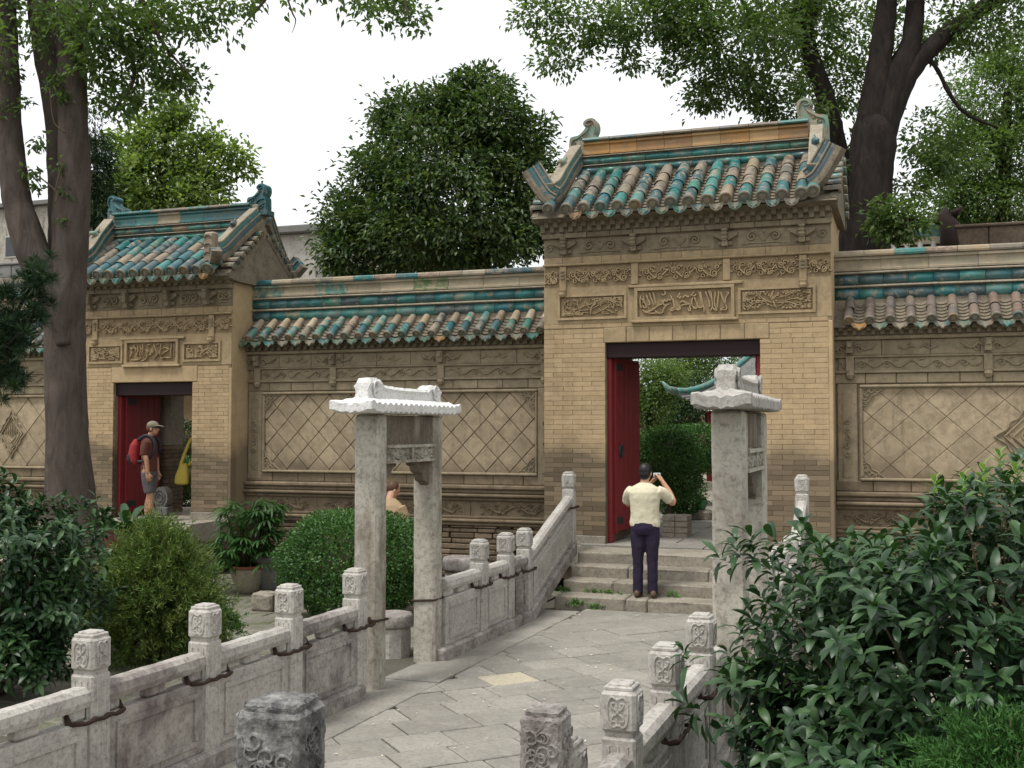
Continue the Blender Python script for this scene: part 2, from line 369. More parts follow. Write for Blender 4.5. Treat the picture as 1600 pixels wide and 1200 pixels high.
    M['l_weed'] = m_leaf('weed_leaf', (.06,.14,.03), (.10,.22,.04), (.14,.27,.06), .5, .35)
    M['skin'] = m_plain('skin', (.50,.27,.17), .55, .35, .12, 12, .05)
    M['skin_dk'] = m_plain('tanned_skin', (.43,.23,.14), .55, .35, .12, 12, .05)
    M['hair_b'] = m_plain('black_hair', (.008,.007,.007), .45, .4, .3, 60, .5)
    M['hair_br'] = m_plain('brown_hair', (.10,.045,.022), .5, .4, .4, 60, .5)
    M['cream'] = m_plain('cream_cotton', (.60,.55,.40), .85, .15, .15, 5, .2)
    M['navy'] = m_plain('navy_cloth', (.028,.021,.040), .85, .15, .25, 5, .2)
    M['maroon'] = m_plain('brown_cotton', (.105,.040,.030), .85, .15, .2, 5, .2)
    M['grey_cloth'] = m_plain('grey_cloth', (.105,.095,.095), .85, .15, .2, 5, .2)
    M['khaki'] = m_plain('khaki_cap', (.22,.195,.145), .85, .15, .2, 8, .2)
    M['tanshirt'] = m_plain('tan_cotton', (.40,.29,.17), .85, .15, .2, 5, .2)
    M['packred'] = m_plain('red_nylon', (.27,.018,.020), .6, .3, .2, 10, .15)
    M['packblk'] = m_plain('black_nylon', (.018,.018,.026), .6, .3, .2, 10, .15)
    M['yellow'] = m_plain('yellow_cloth', (.62,.50,.10), .8, .2, .15, 8, .2)
    M['shoe'] = m_plain('brown_leather', (.10,.065,.04), .6, .3, .2)
    M['silver'] = m_plain('silver_plastic', (.45,.46,.47), .35, .5, .05, 5, 0)
    M['screen'] = m_plain('camera_screen', (.03,.06,.09), .2, .6, .1, 5, 0)
    M['farwall'] = m_stone('far_plaster', (.50,.44,.34), (.34,.29,.22), .4, .8, 8, .2)
    M['farwin'] = m_plain('far_window', (.04,.045,.05), .3, .5, .1)
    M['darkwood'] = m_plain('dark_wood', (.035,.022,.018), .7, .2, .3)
    M['redcol'] = m_plain('red_column', (.22,.02,.02), .5, .3, .2)
    M['farridge'] = m_stone('brown_ridge_block', (.17,.125,.09), (.075,.055,.04), .6, 1.5, 14, .4, objvar=.4)
setup_materials()
# ================================================================== the setting: ground, walkway, steps
GZ = -.06
def ground():
    b = MB(); n = 24; xs = np.concatenate([np.linspace(-300,-20,6), np.linspace(-16,12,14), np.linspace(20,300,6)]); ys = np.concatenate([np.linspace(-300,-4,5), np.linspace(0,40,16), np.linspace(60,400,6)])
    vs = [(x, y, GZ-.035) for y in ys for x in xs]; w_ = len(xs)
    b.add(vs, [(j*w_+i, j*w_+i+1, (j+1)*w_+i+1, (j+1)*w_+i) for j in range(len(ys)-1) for i in range(w_-1)])
    g = b.build('ground', M['joint']); g['kind'] = 'structure'
    # courtyard paving left of the walkway: weathered slabs in courses, each its own piece
    cp = tag(place('courtyard_paving', bpy.data.meshes.new('courtyard_paving')), kind='structure')
    mb = MB(); mb.box(-30, -4.75, -2, 16.3, GZ-.03, GZ-.012); me = mb.mesh('courtyard_paving', M['joint']); cp.data = me
    meshes = []
    for k in range(4):
        q = MB(); wx = .62+.06*k; q.cbox(-wx/2, wx/2, -.2, .2, -.03, 0, .008); meshes.append((q.mesh('paving_slab', M['court']), wx))
    y = 7.2; row = 0
    while y < 16.0:
        x = -12.6+(row % 2)*.3+random.uniform(-.1,.1)
        if y < 11: x = -8.6+(row % 2)*.3
        while x < -5.2:
            me, wx = random.choice(meshes)
            place('paving_slab', me, (x+wx/2, y, GZ+random.uniform(-.004,.005)), (random.uniform(-.006,.006), random.uniform(-.006,.006), random.uniform(-.012,.012)), cp)
            x += wx+.018
        y += .42; row += 1
    # far courtyard sheets, where the joints no longer show
    b = MB(); b.box(-30, -12.8, 2, 15.9, GZ-.011, GZ-.004); b.box(-.6, 30, -6, 16.3, GZ-.03, GZ-.006)
    tag(b.build('side_courtyard', M['court']), kind='structure')
ground()

LX = lambda y: -4.60+.026*(y-5.5)      # line of the left balustrade
RX = lambda y: -1.30+.004*(y-5.5)      # line of the right balustrade
STEP_Y = [14.02, 14.40, 14.76, 15.10]; STEP_H = .15

def clip_poly(poly, nx, ny, c):         # keep nx*x+ny*y <= c
    out = []
    for i, p in enumerate(poly):
        q = poly[(i+1) % len(poly)]; a = nx*p[0]+ny*p[1]-c; d = nx*q[0]+ny*q[1]-c
        if a <= 0: out.append(p)
        if (a < 0 < d) or (d < 0 < a):
            t = a/(a-d); out.append((p[0]+(q[0]-p[0])*t, p[1]+(q[1]-p[1])*t))
    return out
def walkway():
    b = MB(); b.prism([(-5.2,-1.5), (-.95,-1.5), (-.95,14.1), (-5.0,14.1)], GZ-.02, -.035, axis='z')
    wk = tag(b.build('walkway', M['joint']), kind='structure')
    n = 0
    def slab(poly, z, mat):
        poly = [(round(p[0], 4), round(p[1], 4)) for p in poly]
        cx = sum(p[0] for p in poly)/len(poly); cy = sum(p[1] for p in poly)/len(poly)
        q = MB(); k = len(poly); ch = .010
        inner = []
        for p in poly:
            d = math.hypot(p[0]-cx, p[1]-cy) or 1; inner.append((p[0]-cx-(p[0]-cx)/d*ch*1.3, p[1]-cy-(p[1]-cy)/d*ch*1.3))
        lo = [(p[0]-cx, p[1]-cy) for p in poly]
        q.add([(*p, -.04) for p in lo]+[(*p, -ch*.7) for p in lo]+[(*p, 0) for p in inner],
              [tuple(range(k))[::-1]]+[(i, (i+1) % k, (i+1) % k+k, i+k) for i in range(k)]+[(i+k, (i+1) % k+k, (i+1) % k+2*k, i+2*k) for i in range(k)]+[tuple(range(2*k, 3*k))])
        return place('paving_slab', q.mesh('paving_slab', mat), (cx, cy, z), (random.uniform(-.004,.004), random.uniform(-.004,.004), 0), wk)
    # kerb slabs beside both balustrades
    for side in (0, 1):
        y = 3.0
        while y < 14.0:
            L = random.uniform(.85, 1.25); y1 = min(y+L, 14.0)
            if side == 0: poly = [(LX(y)-.12, y), (LX(y)+.44, y), (LX(y1)+.44, y1-.012), (LX(y1)-.12, y1-.012)]
            else: poly = [(RX(y)-.36, y), (RX(y)+.14, y), (RX(y1)+.14, y1-.012), (RX(y1)-.36, y1-.012)]
            slab(poly, random.uniform(-.003,.003), M['pave']); y = y1
            if 14.0-y < .3: break
    # diagonal field
    W, g = .405, .013; c45 = math.sqrt(.5)
    for r_ in range(-40, 45):
        s_ = -20+random.uniform(0, .6)
        while s_ < 20:
            L = random.choice((.40, .47, .54, .62))
            a, bq = s_+g/2, s_+L-g/2; p0, p1 = r_*W+g/2, (r_+1)*W-g/2
            poly = [(a*c45+p*c45, a*c45-p*c45) for a, p in ((a,p0),(bq,p0),(bq,p1),(a,p1))]
            poly = [(x-2.9, y+8.5) for x, y in poly][::-1]
            s_ += L
            poly = clip_poly(poly, -1, .026, 4.60+.026*5.5-.455)      # left kerb line
            if len(poly) > 2: poly = clip_poly(poly, 1, -.004, -1.30-.004*5.5-.375)
            if len(poly) > 2: poly = clip_poly(poly, 0, 1, 13.99)
            if len(poly) > 2: poly = clip_poly(poly, 0, -1, -4.2)
            if len(poly) < 3: continue
            ar = abs(sum(poly[i][0]*poly[(i+1) % len(poly)][1]-poly[(i+1) % len(poly)][0]*poly[i][1] for i in range(len(poly))))/2
            if ar < .012: continue
            cx = sum(p[0] for p in poly)/len(poly); cy = sum(p[1] for p in poly)/len(poly)
            pale = (Vector((cx, cy))-at_z(783, 1066, 0).xy).length < .25
            slab(poly, random.uniform(-.004,.004), M['pave_pale'] if pale else M['pave'])
    b = MB(); b.box(-4.1, -1.7, -1.5, 4.25, -.034, -.006); tag(b.build('walkway_start', M['pave']), kind='structure')
walkway()

def steps():
    t = thing('stone_steps', 'four worn stone steps rising to the wide gate with two red doors', 'steps', (-2.9, 14.5, 0))
    xl, xr = -4.36, -1.40
    for i, y in enumerate(STEP_Y):
        cuts = [xl]+sorted(random.uniform(xl+.5, xr-.4) for _ in range(2))+[xr]
        for a, b_ in zip(cuts, cuts[1:]):
            q = MB(); q.cbox(a+.004, b_-.004, y, 15.9 if i == 3 else STEP_Y[i+1]+.12, STEP_H*i-.03 if i else -.05, STEP_H*(i+1)+random.uniform(-.004,.003), .018)
            o = q.build('step', M['step'], t); rough(o, .018, .16, 3)
    return t
steps()
b = MB(); b.box(-5.1, -1.0, 15.88, 17.9, .3, .594); b.box(-9, 6, 17.9, 46, .3, .594)
inner = tag(b.build('inner_court', M['step']), kind='structure')
q = MB(); q.cbox(-.44,.44,-.3,.3,-.03,0,.006); _sl = q.mesh('paving_slab', M['pave'])
for j in range(16):
    for i in range(6):
        if j < 4 and not 0 < i < 4: continue
        place('paving_slab', _sl, (-5.0+i*.9+(j % 2)*.4, 16.2+j*.62, .625+random.uniform(-.002,.002)), (0,0,0), inner)
# ================================================================== roof pieces shared by gates and walls
def tile_mesh(r, L, mat, end=False):
    b = MB(); n = 9; rs = []
    for k, (y, rr) in enumerate(((0, r*1.04), (.015, r*1.07), (L*.5, r*1.0), (L*1.08, r*.90))):
        rs.append([(rr*math.cos(a), y, rr*math.sin(a)) for a in [math.pi*(1.08-1.16*j/n) for j in range(n+1)]])
    m = n+1; vs = [p for r_ in rs for p in r_]
    b.add(vs, [(i*m+j, i*m+j+1, (i+1)*m+j+1, (i+1)*m+j) for i in range(3) for j in range(n)])
    if end:                                     # round moulded end disc with rim and boss
        for (r0, y0, r1, y1) in ((r*1.06,.012,r*1.06,-.018),(r*1.06,-.018,r*.86,-.026),(r*.86,-.026,r*.80,-.010),(r*.80,-.010,r*.5,-.012),(r*.5,-.012,r*.42,-.026),(r*.42,-.026,.001,-.028)):
            mi_ = 1
            k = 14
            b.add([(r0*math.cos(6.283*j/k), y0, r0*math.sin(6.283*j/k)) for j in range(k)]+[(r1*math.cos(6.283*j/k), y1, r1*math.sin(6.283*j/k)) for j in range(k)],
                  [(j, (j+1) % k, (j+1) % k+k, j+k) for j in range(k)], 1)
    return b.mesh('roof_tile', [mat, M['tile_end']], True)
def trough_mesh(w_, L, mat, lips):
    b = MB(); n = 6
    for k in range(lips):
        y0, y1 = L*k/lips, L*(k+1)/lips+.03
        for (ya, za, yb, zb) in ((y0, .022, y1, .0), (y0, .0, y0, .022)):
            va = [(-w_/2+w_*j/n, ya, za-.05*math.sin(math.pi*j/n)) for j in range(n+1)]; vb = [(-w_/2+w_*j/n, yb, zb-.05*math.sin(math.pi*j/n)) for j in range(n+1)]
            b.add(va+vb, [(j, j+1, j+n+2, j+n+1) for j in range(n)])
    return b.mesh('trough_tile', mat)
def drip_mesh(w_, h, mat):
    b = MB(); n = 10; top = []; bot = []
    for j in range(n+1):
        t = j/n; x = (t-.5)*w_
        top.append((x, 0, -.045*math.sin(math.pi*t)+.01)); q = abs(t-.5)*2
        bot.append((x*1.04, -.025*(1-q), -.035-h*1.25*(1-q**2.6)*(.94+.07*math.cos(q*8))))
    b.add(top+bot, [(j, j+1, j+n+2, j+n+1) for j in range(n)])
    b.add([(p[0], p[1]+.025, p[2]) for p in top+bot], [(j+1, j, j+n+1, j+n+2) for j in range(n)])
    b.add(bot+[(p[0], p[1]+.025, p[2]) for p in bot], [(j, j+1, j+n+2, j+n+1) for j in range(n)])
    for sx in (-1, 1): b.ridge([(sx*w_*.05, -.09-h*.2), (sx*w_*.2, -.075-h*.12), (sx*w_*.3, -.06)], .02, .012, -.018)
    b.bump(0, -.09-h*.35, .022, .015, -.02)
    return b.mesh('drip_tile', mat)
_tm = {}
def cache(key, fn):
    if key not in _tm: _tm[key] = fn()
    return _tm[key]
def tile_field(t, xs, r, e, tp, n, mats_end, mats_up, pitch, drip='drip', drip_h=.075, back=False):
    """xs: row positions; e/tp: (y,z) of eave and top; each roof tile, trough and drip tile is a part"""
    dy, dz = tp[0]-e[0], tp[1]-e[1]; L = math.hypot(dy, dz)/n; a = math.atan2(dz, dy)
    for i, x in enumerate(xs):
        for k in range(n):
            mt = random.choice(mats_end if k == 0 else mats_up)
            me = cache(('t', r, round(L, 3), mt, k == 0), lambda: tile_mesh(r, L, M[mt], k == 0))
            p = (x+random.uniform(-.005,.005), e[0]+dy*k/n, e[1]+dz*k/n+random.uniform(-.004,.006))
            place('roof_tile', me, p, (a+random.uniform(-.02,.02), random.uniform(-.05,.05), random.uniform(-.02,.02)), t)
    bx = [x+pitch/2 for x in xs[:-1]]
    tm = cache(('tr', pitch, round(L*n, 3)), lambda: trough_mesh(pitch*.86, L*n, M['clay'], n*3))
    dm = cache(('d', pitch, drip, drip_h), lambda: drip_mesh(pitch*.80, drip_h, M[drip]))
    for x in bx:
        place('trough_tile', tm, (x, e[0]+.012, e[1]-.012), (a, 0, 0), t)
        place('drip_tile', dm, (x, e[0]+.016, e[1]-.022+random.uniform(-.006,.006)), (random.uniform(-.08,.08), random.uniform(-.06,.06), random.uniform(-.05,.05)), t)
def course(t, name, x0, x1, y, z0, z1, depth, mats, length, prof, jit=.004):
    """a run of moulded blocks along x; prof: list of (depth fraction, height fraction)"""
    n = max(1, round((x1-x0)/length)); L = (x1-x0)/n
    for i in range(n):
        mt = random.choice(mats)
        def mk():
            b = MB(); pts = [(-d*depth, z0+(z1-z0)*h) for d, h in prof]+[(depth*.5, z1), (depth*.5, z0)]
            b.prism([(p[0], p[1]-z0) for p in pts][::-1], -L/2+.003, L/2-.003, axis='x'); return b.mesh(name, M[mt], len(prof) == 9)
        me = cache((name, round(L, 3), round(z1-z0, 3), depth, mt), mk)
        place(name, me, (x0+L*(i+.5), y+random.uniform(-jit, jit), z0+random.uniform(-jit, jit)*.5), (random.uniform(-.01,.01), random.uniform(-.006,.006), random.uniform(-.008,.008)), t)
HALF = [(.0,0.),(.45,.07),(.75,.2),(.93,.36),(1.,.5),(.93,.64),(.75,.8),(.45,.93),(.0,1.)]
BLOCK = [(.7,0.),(1.,.02),(1.,.16),(.55,.22),(.5,.34),(.5,.66),(.6,.74),(.95,.80),(.95,.9),(.8,1.)]
CAP = [(.9,0.),(1.,.3),(.92,.75),(.6,1.)]
def dentils(t, x0, x1, y, z0, rows, w_=.075, mat='frieze'):
    b = MB()
    for r_ in range(rows):
        x = x0+(r_ % 2)*w_; z = z0+r_*w_*.95
        while x+w_ < x1:
            b.box(x, x+w_*.92, y-.07-.055*r_, y+.05, z, z+w_*.86); x += 2*w_
        b.box(x0, x1, y-.018-.055*r_, y+.06, z-.006, z+w_*.9)
    b.build('dentil_course', M[mat], t, kind='stuff')

# ------------------------------------------------------------------ carving
def vine(b, x0, x1, z0, z1, y, waves=3, h=.02, wd=.03, flowers=True, seed=0):
    rd = random.Random(seed); W, H = x1-x0, z1-z0; zc = z0+H*.42
    pts = [(x0+W*i/40, zc+H*.24*math.sin(2*math.pi*waves*i/40+.6)) for i in range(41)]
    b.ridge(pts, wd, h, y)
    for k in range(int(waves*2)):
        cx = x0+W*(k+.5)/(waves*2); sg = 1 if k % 2 else -1
        b.ridge(spiral(cx, zc-sg*H*.13, H*.24, 1.5, sg*1.6, sg), wd*.8, h, y)
        for q in range(7):
            a = rd.uniform(0, 6.28); px, pz = cx+math.cos(a)*W/waves*.2, z0+H*rd.uniform(.12,.88)
            b.ridge([(px, pz), (px+math.cos(a)*.03, pz+math.sin(a)*.03+.012), (px+math.cos(a)*.065, pz+math.sin(a)*.045)], wd*.95, h*.85, y, taper=.2)
        b.ridge(spiral(cx+W/waves*.12, zc+sg*H*.22, H*.15, 1.3, -sg*1.2, -sg, 14), wd*.7, h*.9, y)
        if flowers and k % 2 == 0:
            fx, fz = cx+W/waves*.22, z0+H*.7
            b.ridge(spiral(fx, fz, H*.15, 1, 0, 1, 12), wd*.6, h, y, taper=1); b.bump(fx, fz, H*.055, h*1.1, y)
def blossom(b, x0, x1, z0, z1, y, seed=0, h=.018):
    rd = random.Random(seed); W, H = x1-x0, z1-z0
    bx = x0+W*rd.uniform(.42,.58)
    def branch(p, a, L, w_, d):
        pts = [p]; 
        for i in range(5):
            a += rd.uniform(-.45,.45); p = (p[0]+math.cos(a)*L/5, p[1]+math.sin(a)*L/5)
            p = (min(max(p[0], x0+.03), x1-.03), min(max(p[1], z0+.03), z1-.03)); pts.append(p)
            if d < 2 and i > 0: branch(p, a+rd.choice((-1,1))*rd.uniform(.6,1.1), L*.5, w_*.7, d+1)
        b.ridge(pts, w_, h, y, taper=.5)
        for q in pts[2:]:
            if rd.random() < .6:
                ox, oz = rd.uniform(-.03,.03), rd.uniform(-.03,.03)
                b.bump(min(max(q[0]+ox, x0+.025), x1-.025), min(max(q[1]+oz, z0+.025), z1-.025), rd.uniform(.016,.024), h*1.1, y, 5)
    branch((bx, z0+.02), 1.57+rd.uniform(-.2,.2), H*.8, .028, 1)
    for sg in (0, 1):
        branch((bx, z0+H*.35), .35 if sg else 2.8, W*.44, .022, 0); branch((bx, z0+H*.6), .1 if sg else 3.05, W*.42, .02, 0); branch((bx, z0+H*.15), .25 if sg else 2.9, W*.40, .018, 1)
def carved(t, name, x0, x1, z0, z1, y, fn, mat='carve', depth=.02, **kw):
    b = MB(); b.box(x0, x1, y, y+.05, z0, z1); fn(b, x0+.02, x1-.02, z0+.015, z1-.015, y, **kw)
    return b.build(name, M[mat], t)
def scroll_pair(b, x0, x1, z0, z1, y, h=.022, seed=0):
    W, H = x1-x0, z1-z0; c = (x0+x1)/2
    for sg in (-1, 1):
        b.ridge(spiral(c+sg*W*.24, z0+H*.60, H*.36, 1.6, 0 if sg < 0 else math.pi, -sg), .036, h*1.4, y)
        b.ridge(smooth_line([(c, z0+H*.25), (c+sg*W*.06, z0+H*.5), (c+sg*W*.10, z0+H*.8)]), .022, h, y)
        b.ridge(smooth_line([(c+sg*.01, z0+H*.12), (c+sg*W*.2, z0+H*.17), (c+sg*W*.34, z0+H*.10), (c+sg*W*.47, z0+H*.07)]), .026, h, y)
    b.bump(c, z0+H*.14, .025, h, y); b.bump(c, z0+H*.88, .02, h, y)
def frame(t, name, x0, x1, z0, z1, y, w_=.035, d=.028, mat='carve'):
    b = MB(); b.box(x0, x1, y-d, y+.03, z1-w_, z1); b.box(x0, x1, y-d, y+.03, z0, z0+w_)
    b.box(x0, x0+w_, y-d+.002, y+.03, z0+w_, z1-w_); b.box(x1-w_, x1, y-d+.002, y+.03, z0+w_, z1-w_)
    o = b.build(name, M[mat], t); return o
def strip(t, name, x0, x1, y0, y1, z0, z1, mat, c=.008):
    b = MB(); b.cbox(x0, x1, y0, y1, z0, z1, c); return b.build(name, M[mat], t)
# strokes of the inscriptions, in tenths of a pixel of the photograph's panel (x right, y down)
TXT_WIDE = [
 [(1420,180),(1455,195),(1425,235),(1405,290),(1410,350),(1425,420),(1350,435),(1345,425),(1400,400)], [(1345,180),(1350,215),(1395,330),(1425,380)],
 [(1300,160),(1312,200),(1300,300),(1290,370),(1305,420)], [(1255,165),(1262,210),(1250,300),(1255,370),(1285,440),(1240,425),(1225,385)], [(1195,160),(1205,210),(1215,300),(1225,370),(1205,430),(1185,450)],
 [(1120,170),(1135,215),(1170,310),(1185,380),(1160,400)], [(1170,155),(1178,200),(1210,290)], [(1045,170),(1055,220),(1075,330),(1100,430),(1085,485)],
 [(1020,165),(1035,210),(1060,310),(1075,390),(1020,405),(1000,360)], [(955,250),(975,300),(1005,390),(960,420),(930,380)], [(900,360),(890,400),(905,440),(880,455),(860,410)], [(935,265),(920,330),(925,400)],
 [(740,350),(780,320),(810,330),(850,355),(905,350)], [(760,400),(790,370),(850,365),(900,352)], [(735,400),(750,430),(720,445),(690,430)], [(690,430),(650,445),(615,460),(620,430),(680,410)],
 [(640,275),(650,330),(665,390),(680,425)], [(600,235),(620,260),(615,300),(580,300),(570,275),(560,315),(530,320),(515,290)], [(515,290),(500,340),(515,380),(560,370),(600,360)],
 [(600,360),(545,385),(505,430),(490,480),(440,500),(395,480),(370,455)], [(460,320),(485,330),(490,360),(450,375),(400,400),(350,440),(300,470),(230,475),(180,450)],
 [(340,185),(355,230),(375,320),(395,390)], [(290,200),(305,250),(345,350),(365,400)], [(250,230),(265,290),(300,370),(270,380)], [(200,260),(215,330),(245,410),(210,420),(190,380)], [(160,250),(150,320),(160,400),(180,430)], [(165,290),(200,320),(190,370)],
 [(500,180),(520,175),(530,215),(500,235),(475,215)], [(690,265),(720,250),(750,190)], [(720,265),(750,275),(745,240)], [(780,280),(810,250),(840,235),(860,260),(880,240)], [(900,250),(930,210),(960,180)], [(930,240),(960,240),(985,215)], [(1370,420),(1390,435)], [(200,480),(300,500),(420,495)] ]
TXT_SMALL = [
 [(1190,240),(1195,330),(1190,430),(1195,520)], [(1135,235),(1140,330),(1130,430),(1135,510)], [(1090,270),(1075,320)], [(1140,520),(1080,535),(1020,525),(960,545),(940,515)], [(970,360),(1010,335),(1060,350),(1080,385),(1020,420),(960,470),(940,510)],
 [(935,250),(940,340),(930,430),(925,500)], [(850,265),(810,280),(830,330),(850,400),(870,470)], [(900,440),(860,490),(810,545),(800,560)], [(860,300),(880,270),(920,265)], [(740,390),(760,370),(780,420),(770,460),(720,460)], [(790,320),(800,400),(760,470),(700,480)],
 [(680,300),(720,280),(750,290)], [(640,380),(680,400),(690,440),(650,470)], [(690,470),(670,540),(620,595),(560,590)], [(595,275),(605,350),(590,440),(595,520)], [(545,300),(560,380),(550,460),(560,520)], [(500,300),(510,400),(490,470),(480,530)], [(560,540),(520,580),(440,590),(370,580)],
 [(440,290),(430,330),(470,380),(450,430)], [(400,330),(380,420),(400,440),(370,500),(340,550)], [(350,340),(390,370),(430,350)], [(540,340),(570,350),(580,380)], [(700,320),(690,350)], [(610,510),(640,500)] ]
def inscription(t, strokes, sx, sy, x0, x1, z0, z1, y, wd=.017, h=.018):
    px = [p[0] for s_ in strokes for p in s_]; ax, bx = min(px), max(px); py = [p[1]+(p[0]-ax)*sy for s_ in strokes for p in s_]; ay, by = min(py), max(py); b = MB(); m = .012
    for s_ in strokes:
        pts = [(x0+m+(p[0]-ax)/(bx-ax)*(x1-x0-2*m), z1-m-(p[1]+(p[0]-ax)*sy-ay)/(by-ay)*(z1-z0-2*m)) for p in s_]
        b.ridge(smooth_line(pts, 5), wd, h, y, taper=.45)
    return b.build('inscription', M['carve'], t)

def brickwork(t, areas, y, L, H, mat, limit=298, g=.0038):
    """bricks laid one by one; those past the limit are joined"""
    made = [0]; rest = MB()
    for (x0, x1, z0, z1) in areas:
        z = z0; row = 0
        while z < z1-.02:
            h = min(H, z1-z); x = x0; first = True
            while x < x1-.015:
                l_ = L*(.5 if (row % 2 and first) else 1)*random.choice((1,1,.97,1.03)); first = False
                if x1-x-l_ < L*.22: l_ = x1-x
                l_ = min(l_, x1-x); d = random.uniform(-.0018,.0018)
                if made[0] < limit:
                    key = ('b', round(l_, 2), round(h, 3), mat); 
                    def mk():
                        q = MB(); w_ = round(l_, 2)-g*.6; q.cbox(-w_/2, w_/2, 0, .05, -(h-g)/2, (h-g)/2, .0025); return q.mesh('brick', M[mat])
                    place('brick', cache(key, mk), (x+l_/2, y+d, z+h/2), (0, random.uniform(-.004,.004), 0), t); made[0] += 1
                else: rest.cbox(x+g/2, x+l_-g/2, y+d, y+.05, z+g/2, z+h-g/2, .004)
                x += l_
            z += H; row += 1
    if rest.v: rest.build('brickwork', M[mat], t, kind='stuff')

FIN = [(380,500),(384,335),(408,300),(470,290),(518,252),(543,216),(524,200),(522,168),(556,140),(606,134),(645,158),(660,212),(652,262),(632,300),(652,322),(656,500)]
def finial(t, x, y, z, flip, mat='final', sc=.0098/6, hscale=1.0):
    b = MB(); poly = []
    for px, py in smooth_line(FIN, 3): poly.append(((px-520)*sc*(-1 if flip else 1), (500-py)*sc*hscale))
    if not flip: poly = poly[::-1]
    P = [(x+p[0], z+p[1]) for p in poly]; b.prism(P[::-1], y-.10, y+.10)
    sg = -1 if flip else 1
    def tr(px, py): return (x+(px-520)*sc*sg, z+(500-py)*sc*hscale)
    b.ridge([tr(*p) for p in smooth_line([(400,480),(405,350),(470,315),(545,265),(575,225)])], .035, .03, y-.10)
    b.ridge([tr(*p) for p in smooth_line([(625,290),(640,215),(610,160),(560,165),(545,190),(575,205),(600,190)])], .03, .03, y-.10)
    b.ridge([tr(*p) for p in smooth_line([(530,480),(520,400),(560,345),(640,335)])], .03, .035, y-.10)
    b.ridge([tr(*p) for p in smooth_line([(560,480),(580,420),(640,390)])], .03, .03, y-.10)
    for p in ((450,360),(480,345),(510,320),(440,420),(470,400),(600,450),(620,430)): b.bump(*tr(*p), .022, .03, y-.10)
    b.box(x-.23, x+.23, y-.12, y+.12, z-.05, z+.03)
    o = b.build('ridge_finial', M[mat], t, fix=True); return o
def hip_ridge(t, path, mat='glaze_old', flip=False):
    """stacked verge ridge: mortar beds between glazed rolls, swept down the roof end"""
    k = 0
    for (w_, z0, z1, mt) in ((.17,-.06,.03,'clay'),(.15,.028,.115,mat),(.18,.113,.14,'mortar_l'),(.14,.138,.225,mat),(.17,.222,.25,'mortar_l')):
        b = MB(); prof = [(-w_/2,z0),(-w_/2*1.08,(z0+z1)/2),(-w_/2,z1),(w_/2,z1),(w_/2*1.08,(z0+z1)/2),(w_/2,z0)]
        b.sweep(path, prof); b.build('verge_roll' if 'glaze' in mt else 'mortar_bed', M[mt], t, fix=True); k += 1

